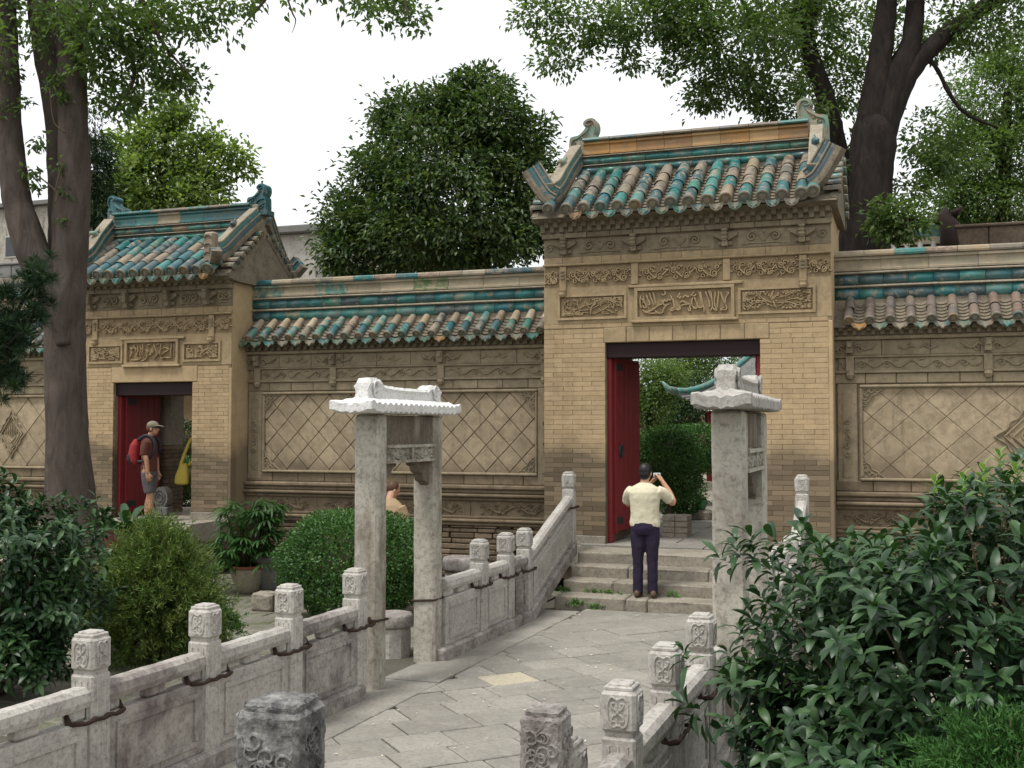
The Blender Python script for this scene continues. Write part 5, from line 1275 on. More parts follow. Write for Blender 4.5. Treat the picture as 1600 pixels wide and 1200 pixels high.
simple_tree('tree', 'bright leafy tree beyond the hall with the brown roof ridge', [(1560,560,14),(1565,380,12),(1570,250,9),(1575,140,6)],
    [(1560,150,75,75,150,34,.2,.2),(1540,250,80,60,140,34,.2,.2),(1590,90,60,50,70,34,.2,.2),(1500,310,50,36,50,32,.18,.2),(1610,230,60,90,90,34,.2,.2),(1560,320,90,40,100,34,.2,.2),(1490,200,26,40,24,28,.16,.2),(1478,330,22,20,12,24,.14,.2)],
    'l_far', .12, .05, 26, branches=[[(1568,280,6),(1540,200,4),(1500,170,2)],[(1570,250,5),(1600,180,3)]])
# ---- greenery beyond the gate openings
simple_tree('tree', 'soft green tree standing deep inside the wide gate opening', [(1015,760,5),(1015,660,5),(1018,610,3)],
    [(1015,610,34,50,110,36,.22,.2),(1040,590,30,30,50,34,.2,.2),(1000,660,26,60,80,36,.2,.2)], 'l_far', .12, .05, 34)
simple_tree('tree', 'tall green tree closing the view behind the pavilion', [(1120,760,5),(1120,600,4)], [(1060,560,60,60,150,36,.3,.2),(1130,560,70,60,150,36,.3,.2),(1180,590,50,60,90,36,.3,.2),(1030,640,50,40,90,36,.3,.2)], 'l_far', .16, .07, 48)
simple_tree('tree', 'dark bushy tree under the curved pavilion eave', [(1075,760,4),(1075,660,3)], [(1070,640,36,24,90,36,.2,.2),(1085,610,30,16,40,34,.2,.2),(1055,665,26,14,40,34,.2,.2)], 'l_dark', .12, .05, 36)

# ------------------------------------------------------------------ shrubs
def whorl_shrub(name, label, cen, rad, tips, per, L, W, n_parts, mat, mat_o, extra=(), new=0, droop=.62, lobes=()):
    """shoots ending in rosettes of long leaves; the leaves that show largest are single parts"""
    cen, rad = np.array(cen), np.array(rad); t = thing(name, label, 'shrub', (cen[0], cen[1], GZ))
    d = rand_dirs(tips, -.75, 1); r = rng.uniform(.30, 1.0, tips)**.5
    n_ = 1+.16*np.sin(d[:, 0]*7+1)*np.cos(d[:, 1]*6)+.12*np.sin(d[:, 2]*9+d[:, 0]*5)
    tip = cen+d*(r*n_)[:, None]*rad
    for c2, r2, k in lobes:
        dd = rand_dirs(k, -.6, 1); tip = np.concatenate([tip, np.array(c2)+dd*np.array(r2)*rng.uniform(.3,1,(k,1))]); d = np.concatenate([d, dd])
    ok = tip[:, 2] > GZ+.05; tip, d = tip[ok], d[ok]
    sh = unit(d*.75+np.array([0,0,.6])+rand_dirs(len(tip))*.5)
    b = MB(); root = Vector((cen[0], cen[1], GZ))
    for k in range(0, len(tip), 14):
        e = Vector(tip[k]); m = root.lerp(e, .55)+Vector((0, 0, -.05)); b.tube([root+Vector((random.uniform(-.12,.12), random.uniform(-.12,.12), 0)), root.lerp(m, .5)+Vector((random.uniform(-.1,.1), random.uniform(-.1,.1), .12)), m, e], [.016,.012,.008,.004], 5)
    b.build('stem', M['twig'], t, True)
    P = np.repeat(tip, per, 0); S_ = np.repeat(sh, per, 0); n = len(P)
    a = np.tile(np.arange(per)*2.4, len(tip))+np.repeat(rng.uniform(0, 6.28, len(tip)), per); ref = unit(np.cross(S_, rand_dirs(n)*.01+np.array([.3,.2,.1]))); o2 = np.cross(S_, ref)
    out = ref*np.cos(a)[:, None]+o2*np.sin(a)[:, None]; lv = np.tile(np.linspace(.95, .25, per), len(tip))[:, None]*rng.uniform(.8,1.2,(n,1))
    ax = unit(out*np.minimum(lv, 1)+S_*(1.05-lv)); P = P-S_*(np.tile(np.linspace(.10, 0, per), len(tip))[:, None])*L/.11+out*.006
    nr = unit(S_*.8+np.array([0,0,.6])-ax*.1)
    dist = np.linalg.norm(P-np.array([0,0,CAM_H]), axis=1); facing = (unit(np.array([0,0,CAM_H])-cen[None, :])*(P-cen)).sum(1)
    order = np.argsort(-(facing/rad.max())-.12*(P[:, 2]-cen[2])/rad[2]); pick = order[::max(1, len(order)//(2*n_parts))][:n_parts] if n_parts else order[:0]
    rest = np.ones(n, bool); rest[pick] = False
    v, f = leaves_curved(P[rest], ax[rest], nr[rest], L, W, droop); place('foliage', np_mesh('foliage', v, f, M[mat], True), parent=t, kind='stuff')
    ms = [single_leaf_mesh(M[mat_o], L, W, droop) for _ in range(6)]
    for i in pick:
        X = Vector(ax[i]).normalized(); Yv = Vector(nr[i]).cross(X).normalized(); Zv = X.cross(Yv)
        mt = Matrix((X, Yv, Zv)).transposed().to_4x4(); e = mt.to_euler(); place('leaf', ms[i % 6], P[i], e, t)
    if new:                                       # fresh pale shoots on top
        k = np.argsort(-tip[:, 2]+rng.uniform(0, .5, len(tip)))[:new]; Pn = np.repeat(tip[k], 9, 0)+np.array([0,0,.03]); a = np.tile(np.arange(9)*2.4, new)
        axn = unit(np.stack([np.cos(a), np.sin(a), np.tile(np.linspace(.3,1.8,9), new)], 1)); Pn = Pn+np.tile(np.linspace(0,.09,9), new)[:, None]*np.array([0,0,1.])
        v, f = leaves_curved(Pn, axn, unit(np.array([[0,0,1.]])-axn*.3), L*.62, W*.7, .2); place('new_shoots', np_mesh('new_shoots', v, f, M['l_new'], True), parent=t, kind='stuff')
    return t
whorl_shrub('evergreen_bush', 'large leafy evergreen bush with long dark leaves, beside the grey-roofed stone gateway', (.62,6.05,.95), (1.62,1.35,1.12), 1700, 10, .108, .041, 285, 'l_shrub', 'l_shrub_o', new=10,
    lobes=[((-.48,5.9,.80),(.42,.5,.48),110), ((-.25,6.0,1.34),(.42,.45,.16),50), ((-.56,5.75,.45),(.34,.4,.35),90), ((.2,5.2,.6),(.8,.4,.6),160)])
whorl_shrub('evergreen_bush', 'dark evergreen bush with drooping leaves, behind the balustrade by the forked tree', (-7.72,7.95,.93), (1.0,.95,.92), 1000, 10, .105, .040, 160, 'l_shrub', 'l_shrub_o', lobes=[((-7.0,7.75,.35),(.3,.4,.4),90)])

def spray_shrub(name, label, cen, rad, n_br, mat, L, per=26, up=.6, cat='shrub', needle=(.05,.012), lean=0):
    """feathery branchlets made of many short needles"""
    cen, rad = np.array(cen), np.array(rad); t = thing(name, label, cat, (cen[0], cen[1], GZ))
    d = rand_dirs(n_br, -.9, 1); st = cen+d*rad*rng.uniform(.15,.80,(n_br,1))*np.stack([1-.5*np.maximum(0, d[:, 2])]*2+[np.ones(n_br)], 1); dr = unit(d+np.array([0,0,up])+rand_dirs(n_br)*.4); ln = L*rng.uniform(.6,1.3,(n_br,1))
    b = MB(); root = Vector((cen[0], cen[1], GZ))
    for k in range(0, n_br, 24): b.tube([root+Vector((random.uniform(-.05,.05), random.uniform(-.05,.05), 0)), root.lerp(Vector(st[k]), .5)+Vector((0,0,.05)), Vector(st[k]), Vector(st[k]+dr[k]*ln[k]*.8)], [.014,.010,.006,.003], 5)
    b.build('stem', M['twig'], t, True)
    f = np.tile(np.linspace(0,1,per), n_br)[:, None]; S_ = np.repeat(st, per, 0); Dr = np.repeat(dr, per, 0); P = S_+Dr*np.repeat(ln, per, 0)*f+rng.normal(0,.012,(len(S_),3))+np.array([0,0,-.06])*f**2
    ok = P[:, 2] > GZ+.02; P, Dr = P[ok], Dr[ok]; ax = unit(Dr*.9+rand_dirs(len(P))*.85); v, fc = leaves_quads(P, ax, rand_dirs(len(P)), needle[0], needle[1], .1)
    place('foliage', np_mesh('foliage', v, fc, M[mat]), parent=t, kind='stuff'); return t
c = at_z(232, 1035, GZ)
spray_shrub('cypress_bush', 'feathery yellow-green cypress bush between the forked tree and the balustrade', (c.x, c.y+.1, .56), (.66,.60,.80), 3000, 'l_cyp', .34, 30, .5, needle=(.06,.012))
c = at_z(352, 1004, GZ); spray_shrub('cypress_sapling', 'tiny cypress sapling poking up behind the balustrade', (c.x, c.y, .10), (.17,.14,.2), 90, 'l_thuja', .17, 26, .8, needle=(.045,.011))
c = at_d(1530, 1185, 4.2); spray_shrub('thuja_bush', 'bright green thuja in front of the large leafy evergreen bush', (c.x+.10, c.y, c.z-.16), (.36,.26,.30), 800, 'l_thuja', .22, 34, .7, needle=(.035,.009))
# pine bough reaching in beside the forked trunk
def pine():
    base = at_z(-330, 990, GZ); t = thing('pine_tree', 'pine with long needles reaching in front of the forked trunk', 'tree', (base.x, base.y, GZ)); d = 12.6; b = MB()
    limb(b, [(base.x, base.y, GZ), pix(-300,700,d), pix(-280,300,d)], .16, .08, 12)
    tips = []
    for pts in ([(-300,640),(-120,600),(-20,560),(30,520),(60,470)], [(-300,600),(-140,540),(-40,480),(10,450)], [(-300,680),(-100,640),(0,600),(30,585)], [(-290,560),(-100,460),(-20,410)], [(-20,560),(20,500),(50,440),(62,425)], [(-60,570),(0,530),(40,515)]):
        limb(b, [pix(u, v, d+random.uniform(-.2,.2)) for u, v in pts], .035, .006, 6)
        for k in range(len(pts)-1):
            for f in np.linspace(0, 1, 7): tips.append((pts[k][0]+(pts[k+1][0]-pts[k][0])*f, pts[k][1]+(pts[k+1][1]-pts[k][1])*f))
    b.build('trunk', M['bark_d'], t, True)
    tips = [p for p in tips if p[0] > -120]; P, A = [], []
    for u, v in tips:
        for _ in range(3):
            c = np.array(pix(u+rng.normal(0,13), v+rng.normal(0,13), d+rng.normal(0,.15))); P.append(np.repeat(c[None], 60, 0)); A.append(unit(rand_dirs(60)+np.array([.1,-.1,.35])))
    P, A = np.concatenate(P), np.concatenate(A); v, f = leaves_quads(P, A, rand_dirs(len(P)), .13, .006, .1); place('needles', np_mesh('needles', v, f, M['l_pine']), parent=t, kind='stuff')
pine()

def topiary(name, label, cen, rad, n, mat='l_box', L=.045, W=.026, cat='topiary', z0=GZ, trunk=True):
    cen, rad = np.array(cen), np.array(rad); t = thing(name, label, cat, (cen[0], cen[1], z0))
    d = rand_dirs(n, -.85, 1); lump = 1+.05*np.sin(d[:, 0]*8)*np.sin(d[:, 1]*7+1)+.04*np.sin(d[:, 2]*11)
    P = cen+d*rad*(lump*rng.uniform(.74,1.02,n))[:, None]; ok = P[:, 2] > z0+.02; P, d = P[ok], d[ok]
    ax = unit(d*.9+rand_dirs(len(P))*.9+np.array([0,0,.2])); v, f = leaves_quads(P, ax, unit(d+rand_dirs(len(P))*.7), L, W, .2); place('foliage', np_mesh('foliage', v, f, M[mat]), parent=t, kind='stuff')
    b = MB(); m = 14
    b.lathe([(.02,-rad[2]*.60),(rad[0]*.42,-rad[2]*.5),(rad[0]*.62,-rad[2]*.1),(rad[0]*.58,rad[2]*.30),(rad[0]*.32,rad[2]*.54),(.02,rad[2]*.62)], tuple(cen), m)
    b.build('inner_twigs', M['twig'], t, True)
    b = MB(); b.tube([(cen[0], cen[1], z0), (cen[0]+.02, cen[1], max(z0+.1, cen[2]-rad[2]*.5))], [.05,.04], 7); b.build('stem', M['twig'], t)
    return t
topiary('clipped_bush', 'clipped round box bush behind the white-roofed stone gateway', (-6.55,12.7,.60), (.98,.92,.72), 30000)
# ================================================================== pots, stones, platform
def platform():
    t = thing('entrance_platform', 'raised stone landing with a sloping edge below the smaller gatehouse', 'platform', (-12.0, 15.4, GZ))
    b = MB(); b.box(-13.6, -10.75, 14.55, 15.98, GZ, .70); b.build('platform_core', M['rubble'], t)
    for i in range(4):
        q = MB(); q.cbox(-13.6+.72*i+.004, -13.6+.72*(i+1)-.004, 15.28, 16.0, .64, .782, .015); rough(q.build('landing_slab', M['step'], t), .014, .15, 2)
    # sloping edge stones and low steps going down towards the court
    for k, (ya, yb, za, zb) in enumerate(((14.45,15.28,.36,.72),)):
        for x0, x1 in ((-13.6,-13.3),(-11.0,-10.72)):
            q = MB(); q.prism([(13.55,GZ),(15.98,GZ),(15.98,.79),(15.2,.79),(13.55,.10)], x0, x1, axis='x'); rough(q.build('slope_stone', M['step'], t, fix=True), .016, .15, 3)
    for i in range(4):
        q = MB(); q.cbox(-13.28, -11.02, 13.95+.33*i, 15.3, GZ+.17*i, GZ+.17*(i+1), .015); rough(q.build('step', M['step'], t), .014, .15, 2)
    z = GZ; row = 0
    while z < .45:
        y = 13.9+(z+.06)*1.6+.12*(row % 2)
        while y < 15.75: 
            q = cache('plb', lambda: (lambda m: (m.cbox(-.02,.02,-.15,.15,-.036,.036,.006), m.mesh('brick', M['rubble']))[1])(MB())); place('brick', q, (-10.715+random.uniform(-.005,.005), y+.16, z+.04), (0,0,0), t); y += .31
        z += .08; row += 1
platform()
def pot(t, c, r, h, mat, rim, rimname='rim'):
    b = MB(); b.lathe([(r*.55,0),(r*.62,.01),(r*.80,h*.3),(r*.93,h*.62),(r*.97,h*.86),(r*.95,h*.9),(r*.86,h*.9),(r*.82,h*.78),(.01,h*.78)], c, 24); b.build('pot', M[mat], t, True)
    b = MB(); b.lathe([(r*.90,h*.88),(r*1.04,h*.89),(r*1.05,h*.98),(r*.98,h),(r*.88,h*.98),(r*.87,h*.88)], c, 24); b.build(rimname, M[rim], t, True)
    b = MB(); b.lathe([(r*.01,h*.78),(r*.86,h*.80),(r*.5,h*.83),(.01,h*.84)], c, 16); b.build('soil', M['soil'], t, True)
def palm_pot():
    c = at_z(388, 926, GZ); t = thing('potted_palm', 'lady palm with fan leaves in a wide grey pot', 'potted plant', c); pot(t, c, .26, .40, 'pot', 'potrim')
    b = MB(); P, A, Nn = [], [], []
    for k in range(120):
        a = random.uniform(0, 6.28); rr = random.uniform(.04,.46); h = random.uniform(.46,1.30)-.32*max(0, rr-.28)
        tip = Vector((c.x+rr*math.cos(a), c.y+rr*math.sin(a), GZ+h)); foot = Vector((c.x+.10*math.cos(a), c.y+.10*math.sin(a), GZ+.33))
        b.tube([foot, foot.lerp(tip, .6)+Vector((0,0,.05)), tip], [.008,.006,.004], 5)
        out = Vector((math.cos(a)*rr*2, math.sin(a)*rr*2, .35)).normalized()
        for j in range(11):
            g = (j/10-.5)*3.6; s_ = out.cross(Vector((0,0,1))).normalized(); u = s_.cross(out)
            ax = out*math.cos(g)*.8+s_*math.sin(g)+Vector((0,0,-.15)); P.append(tip); A.append(ax.normalized()); Nn.append((u+out*.3).normalized())
    b.build('stem', M['twig'], t, True)
    P, A, Nn = np.array(P), np.array(A), np.array(Nn); n = len(P); pick = np.zeros(n, bool); order = np.argsort(P[:, 1])[:240]; pick[order] = True
    v, f = leaves_curved(P[~pick], A[~pick], Nn[~pick], .26, .034, .4); place('foliage', np_mesh('foliage', v, f, M['l_palm'], True), parent=t, kind='stuff')
    ms = [single_leaf_mesh(M['l_palm'], .26, .034, .4) for _ in range(5)]
    for i in np.where(pick)[0]:
        X = Vector(A[i]); Yv = Vector(Nn[i]).cross(X).normalized(); place('leaflet', ms[i % 5], P[i], Matrix((X, Yv, X.cross(Yv))).transposed().to_euler(), t)
palm_pot()
def aspidistra():
    p = at_d(196, 838, 14.4); c = Vector((p.x, p.y, GZ)); t = thing('potted_aspidistra', 'broad-leaved plant in a dull red pot at the foot of the landing', 'potted plant', c)
    b = MB(); b.box(c.x-.3, c.x+.3, c.y-.25, c.y+.25, GZ, .62); b.build('stand', M['rubble'], t); cc = Vector((c.x, c.y, .62)); pot(t, cc, .27, .42, 'redpot', 'redpot')
    ms = [single_leaf_mesh(M['l_shrub'], .42, .11, .75) for _ in range(6)]
    for i in range(64):
        a = random.uniform(0, 6.28); up = random.uniform(.3,1.6); X = Vector((math.cos(a), math.sin(a), up)).normalized(); Zv = Vector((-math.cos(a)*up, -math.sin(a)*up, 1)).normalized(); Yv = Zv.cross(X).normalized()
        place('leaf', ms[i % 6], (cc.x+.14*math.cos(a), cc.y+.14*math.sin(a), .94+random.uniform(0,.14)), Matrix((X, Yv, X.cross(Yv))).transposed().to_euler(), t)
aspidistra()
c = at_z(432, 924, GZ); t = thing('stone_basin', 'low round grey basin beside the potted palm', 'basin', c)
b = MB(); b.lathe([(.2,0),(.25,.02),(.31,.3),(.33,.44),(.38,.46),(.385,.53),(.36,.545),(.31,.53),(.29,.44),(.2,.12),(.01,.1)], c, 28); b.build('bowl', M['basin'], t, True)
def stool(label, c, r, h):
    t = thing('stone_drum', label, 'stone drum', c, 'round stone drums'); b = MB()
    b.lathe([(r*.9,0),(r*.98,.02),(r*1.0,h*.55),(r*.97,h*.70),(r*.90,h*.71)], c, 10); b.build('base', M['marble'], t)
    b = MB(); b.lathe([(r*.9,h*.705),(r*1.08,h*.72),(r*1.12,h*.80),(r*1.10,h*.95),(r*1.02,h),(.02,h)], c, 18); rough(b.build('top', M['marble_d'], t, True), .01, .1, 1)
stool('round-topped stone drum seen through the white-roofed stone gateway', at_z(612, 1028, GZ), .20, .46)
stool('round-topped stone drum beyond the balustrade, under the wall between the two gatehouses', Vector((-5.75,14.3,GZ)), .25, .62)
c = at_z(415, 954, GZ); t = thing('stone_block', 'short rough stone block lying on the courtyard paving', 'stone', c); b = MB(); b.cbox(c.x-.16, c.x+.16, c.y-.12, c.y+.12, GZ, GZ+.24, .03); rough(b.build('block', M['step'], t), .03, .12, 3)

# weeds in the step joints, pale litter on the paving
for k, (lab, u, v, z, n, r_) in enumerate((('leafy weeds growing in the joint of the second step, beside the balustrade foot', 884, 916, .15, 90, .16), ('small grassy weed tuft at the front of the first step', 905, 941, .05, 40, .09), ('low weed sprig at the foot of the first step', 936, 950, 0, 26, .07), ('thin strip of weeds along the second step', 955, 922, .15, 40, .2), ('tiny weed below the man in the cream shirt', 1055, 931, .15, 16, .06))):
    c = at_z(u, v, z); P = np.array(c)[None]+rng.normal(0,1,(n,3))*np.array([r_*.6,.03,.02])+np.array([0,0,.01]); P[:, 2] = np.maximum(P[:, 2], z+.003); P[:, 1] = np.minimum(P[:, 1], (14.36 if z > .1 else 13.99))
    v_, f = leaves_curved(P, unit(rand_dirs(n, .1, 1)), rand_dirs(n, .2, 1), .07, .026, .4); o = place('weed', np_mesh('weed', v_, f, M['l_weed'], True)); tag(o, lab, 'weed', 'weeds on the steps', 'stuff')
b = MB()
for i in range(130):
    x, y = random.uniform(-4.1,-1.7), random.uniform(5.5,13.8); a = random.uniform(0, 6.28); s_ = random.uniform(.008,.018)
    b.add([(x+s_*math.cos(a+k*1.57)*(1.4 if k % 2 else .7), y+s_*math.sin(a+k*1.57)*(1.4 if k % 2 else .7), .010+.006*(k == 1)) for k in range(4)], [(0,1,2,3)])
tag(b.build('fallen_petals', M['cream']), 'pale specks of fallen petals scattered on the walkway', 'petals', kind='stuff')

# ================================================================== beyond the gates
topiary('clipped_hedge', 'clipped ball hedge just inside the wide gate', tuple(at_d(1044, 728, 19.6)), (.60,.60,.72), 16000, 'l_box', .05, .028, 'hedge', .6)
topiary('clipped_hedge', 'long flat-topped pale hedge deep in the inner court', tuple(at_d(1085, 705, 25)), (1.15,.8,.62), 14000, 'l_box', .06, .034, 'hedge', .6)
topiary('clipped_hedge', 'low green hedge below the ball hedge in the inner court', tuple(at_d(1058, 782, 20.8)), (.42,.35,.34), 4000, 'l_box', .05, .028, 'hedge', .6)
c = at_z(1058, 838, .62); t = thing('stone_pier', 'squat brick pier at the foot of the ball hedge', 'pier', c); b = MB()
for k in range(4):
    for j in range(2): b.cbox(c.x-.2+.2*j+.003, c.x+.2*j-.003, c.y-.2, c.y+.2, .60+.09*k, .60+.09*(k+1)-.006, .008)
b.build('block', M['step'], t)
c = at_z(1095, 812, .62); t = thing('stone_pedestal', 'rough stone pedestal under the green pot', 'pedestal', c); b = MB(); b.cbox(c.x-.2, c.x+.2, c.y-.18, c.y+.18, .6, .80, .04); rough(b.build('block', M['step'], t), .04, .1, 3)
pc = Vector((c.x, c.y, .79)); t = thing('potted_plant', 'spiky plant in a small green pot on a rough stone', 'potted plant', pc); pot(t, pc, .12, .19, 'greenpot', 'greenpot')
P = np.repeat(np.array([[pc.x, pc.y, .95]]), 150, 0)+rng.normal(0,1,(150,3))*np.array([.09,.09,.10])+np.array([0,0,.1]); v, f = leaves_curved(P, unit(rand_dirs(150, -.2, 1)), rand_dirs(150, 0, 1), .14, .025, .3); place('foliage', np_mesh('foliage', v, f, M['l_palm']), parent=t, kind='stuff')
def pavilion():
    """corner of a pavilion with a swept-up eave, far inside the wide gate"""
    d = 31; tip = at_d(1056, 630, d); t = thing('pavilion', 'pavilion with swept-up tiled eave and red columns, seen through the wide gate', 'pavilion', (tip.x+2.6, tip.y+1.5, .6))
    x0, x1 = tip.x, tip.x+5.6; y0, y1 = tip.y, tip.y+4.2; cx, cy = (x0+x1)/2, (y0+y1)/2; ze = at_d(1100, 640, d).z; zr = ze+1.6
    def P(s_, f):                               # s_: along the eave 0..1, f: eave 0 .. ridge 1
        k = max(0, abs(s_-.5)*2-.45)/.55; x = x0+(x1-x0)*s_; xr = cx+(x-cx)*.35; up = .45*k**2.2*(1-f)**2
        return (x+(xr-x)*f, y0-.0+(cy-y0)*f, ze+(zr-ze)*(f**1.35)+up)
    b = MB(); n = 34; m = 10; b.add([P(i/n, j/m) for j in range(m+1) for i in range(n+1)], [(j*(n+1)+i, j*(n+1)+i+1, (j+1)*(n+1)+i+1, (j+1)*(n+1)+i) for j in range(m) for i in range(n)])
    b.add([(p[0], 2*cy-p[1], p[2]) for p in [P(i/n, j/m) for j in range(m+1) for i in range(n+1)]], [(j*(n+1)+i, (j+1)*(n+1)+i, (j+1)*(n+1)+i+1, j*(n+1)+i+1) for j in range(m) for i in range(n)])
    for s_ in (0., 1.): b.add([P(s_, j/m) for j in range(m+1)]+[(P(s_, j/m)[0], 2*cy-P(s_, j/m)[1], P(s_, j/m)[2]) for j in range(m+1)], [(j, j+1, j+m+2, j+m+1) for j in range(m)])
    b.build('roof', M['clay'], t, True)
    me = []
    for i in range(46):
        q = MB(); s_ = (i+.5)/46; q.tube([P(s_, k/8) for k in range(9)], .052, 6); o = q.build('tile_row', M['grey_tile'], t, True)
    for s_ in (0.0, 1.0):
        q = MB(); q.tube([(P(s_, k/8)[0], P(s_, k/8)[1], P(s_, k/8)[2]+.06) for k in range(9)], .10, 8); q.build('hip_ridge', M['glaze'], t, True)
        q = MB(); e = P(s_, 0); sg = -1 if s_ < .5 else 1; q.tube([(e[0], e[1], e[2]+.05), (e[0]+sg*.2, e[1]-.1, e[2]+.12), (e[0]+sg*.34, e[1]-.16, e[2]+.32)], [.12,.09,.03], 8); q.build('eave_curl', M['glaze_old'], t, True)
    q = MB(); q.tube([P(0, 1), P(1, 1)], .2, 8); q.build('top_ridge', M['glaze'], t, True)
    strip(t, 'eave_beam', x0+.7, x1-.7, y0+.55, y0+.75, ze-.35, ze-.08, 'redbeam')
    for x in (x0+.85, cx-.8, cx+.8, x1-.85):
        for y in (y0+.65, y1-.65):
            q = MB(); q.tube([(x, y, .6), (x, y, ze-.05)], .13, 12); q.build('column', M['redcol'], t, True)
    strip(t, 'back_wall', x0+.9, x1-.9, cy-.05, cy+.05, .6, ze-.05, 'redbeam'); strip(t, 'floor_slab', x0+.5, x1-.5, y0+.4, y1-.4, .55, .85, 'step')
pavilion()
t = thing('courtyard_wall', 'low tiled wall at the far end of the inner court', 'wall', (-8, 44, .5)); strip(t, 'wall_body', -14, 2, 44, 44.5, .5, 3.0, 'wall')
for i in range(40): 
    q = cache('fw', lambda: (lambda m: (m.tube([(0,-.5,-.25),(0,0,.1)], .08, 6), m.mesh('roof_tile', M['grey_tile'], True))[1])(MB())); place('roof_tile', q, (-13.8+i*.4, 44.2, 3.3), (0,0,0), t)
strip(t, 'wall_ridge', -14, 2, 44.0, 44.4, 3.3, 3.7, 'grey_tile')
# inside the smaller gate: grey pier, drum stone, hedge, far wall
b = MB(); b.box(-13.5, -10.7, 16.03, 17.7, .3, .775); b.box(-24, -9.2, 17.7, 40, .3, .775); tag(b.build('inner_side_court', M['step']), kind='structure')
c = at_y(253, 700, 17.3); t = thing('brick_pier', 'grey brick pier standing inside the smaller gate', 'pier', (c.x, 17.3, .78)); strip(t, 'pier_top', c.x-.18, c.x+.18, 17.3, 17.7, 2.0, 3.05, 'step')
for k in range(16): strip(t, 'brick', c.x-.18, c.x+.18, 17.3+random.uniform(-.004,.004), 17.7, .775+k*.0765, .775+(k+1)*.0765-.006, 'rubble', .005)
c = at_y(254, 795, 16.75); t = thing('drum_stone', 'carved round drum stone at the foot of the grey brick pier', 'drum stone', (c.x, 16.75, .78)); b = MB()
b.cbox(c.x-.17, c.x+.15, 16.66, 16.86, .775, .93, .02); rough(b.build('base', M['basin'], t), .012, .08, 2)
b = MB(); b.prism([(c.x+.15*math.cos(a), 1.09+.19*math.sin(a)) for a in [6.283*k/24 for k in range(24)]], 16.68, 16.84)
for r_ in (.10,.055): b.ridge([(c.x+r_*math.cos(6.283*k/18), 1.10+r_*1.25*math.sin(6.283*k/18)) for k in range(19)], .025, .025, 16.68, taper=1)
b.build('drum', M['basin'], t, fix=True)
topiary('clipped_hedge', 'dark low hedge inside the smaller gate', (at_y(282, 790, 19).x, 19, 1.2), (.75,.5,.55), 5000, 'l_box', .05, .028, 'hedge', .775)
topiary('inner_bush', 'dark bush against the far wall inside the smaller gate', (at_y(275, 715, 22).x, 22, 1.8), (.8,.5,.75), 4000, 'l_dark', .07, .03, 'shrub', .775)
t = thing('inner_wall', 'plain tan wall deep inside the smaller gate', 'wall', (-18, 24, .5)); strip(t, 'wall_body', -24, -12, 24, 24.4, .5, 3.5, 'tan'); strip(t, 'eave_board', -24, -12, 23.6, 24.5, 3.5, 3.8, 'darkwood')

# ================================================================== buildings behind the walls
def tiled_hall(label, x0, x1, ye, ze, yr, zr, ridge_mat, tile_mat, rh=.5, pitch=.3, cat='building', nseg=2):
    t = thing('tiled_hall', label, cat, ((x0+x1)/2, yr, GZ)); strip(t, 'wall', x0+.6, x1-.6, ye+.8, 2*yr-ye-.8, GZ, ze, 'wall')
    q = MB(); q.prism([(ye, ze-.05), (yr, zr-.05), (2*yr-ye, ze-.05)], x0, x1, axis='x'); q.build('roof', M['clay'], t, fix=True)
    a = math.atan2(zr-ze, yr-ye); L = math.hypot(zr-ze, yr-ye)
    me = (lambda m: (m.tube([(0, L*k/6, 0) for k in range(7)], [.075,.068]*3+[.07], 7), m.mesh('tile_row', M[tile_mat], True))[1])(MB())
    for i in range(int((x1-x0)/pitch)): place('tile_row', me, (x0+pitch*(i+.5), ye, ze), (a, 0, 0), t)
    strip(t, 'ridge', x0, x1, yr-.2, yr+.2, zr-.1, zr+.08, 'mortar_l')
    n = max(2, round((x1-x0)/.75))
    for i in range(n): strip(t, 'ridge_block', x0+(x1-x0)*i/n+.006, x0+(x1-x0)*(i+1)/n-.006, yr-.16, yr+.16, zr+.085, zr+rh, ridge_mat, .02)
    strip(t, 'ridge_cap', x0, x1, yr-.19, yr+.19, zr+rh+.003, zr+rh+.07, ridge_mat, .02)
    return t
p = at_y(1480, 352, 24); t = tiled_hall('hall with a brown block roof ridge behind the brown-tiled screen wall', p.x, p.x+9, 20.6, 3.7, 24, p.z-.72, 'farridge', 'grey_tile', .62)
q = MB(); q.tube([(p.x+.1, 24, p.z-.75), (p.x+.05, 24, p.z), (p.x-.08, 24, p.z+.22), (p.x-.02, 24, p.z+.36)], [.24,.20,.12,.04], 9); q.tube([(p.x+.05,24,p.z+.1),(p.x-.22,24,p.z+.1),(p.x-.26,24,p.z+.24)], [.12,.08,.03], 7); q.tube([(p.x+.1,24,p.z+.2),(p.x+.3,24,p.z+.35)], [.1,.03], 7); q.build('ridge_beast', M['darkwood'], t, True)
p = at_y(1400, 345, 29); tiled_hall('distant hall with a blue-green ridge seen between the dark trunk and the brown ridge', p.x-3.2, p.x+2.6, 26, p.z-2.2, 29, p.z-.55, 'glaze', 'grey_tile', .45)
p = at_y(30, 470, 21); tiled_hall('grey tiled hall behind the screen wall with the lettered diamond', p.x-7, p.x+1.6, 18.6, p.z-1.3, 22.5, p.z+.7, 'grey_tile', 'grey_tile', .4, .27)
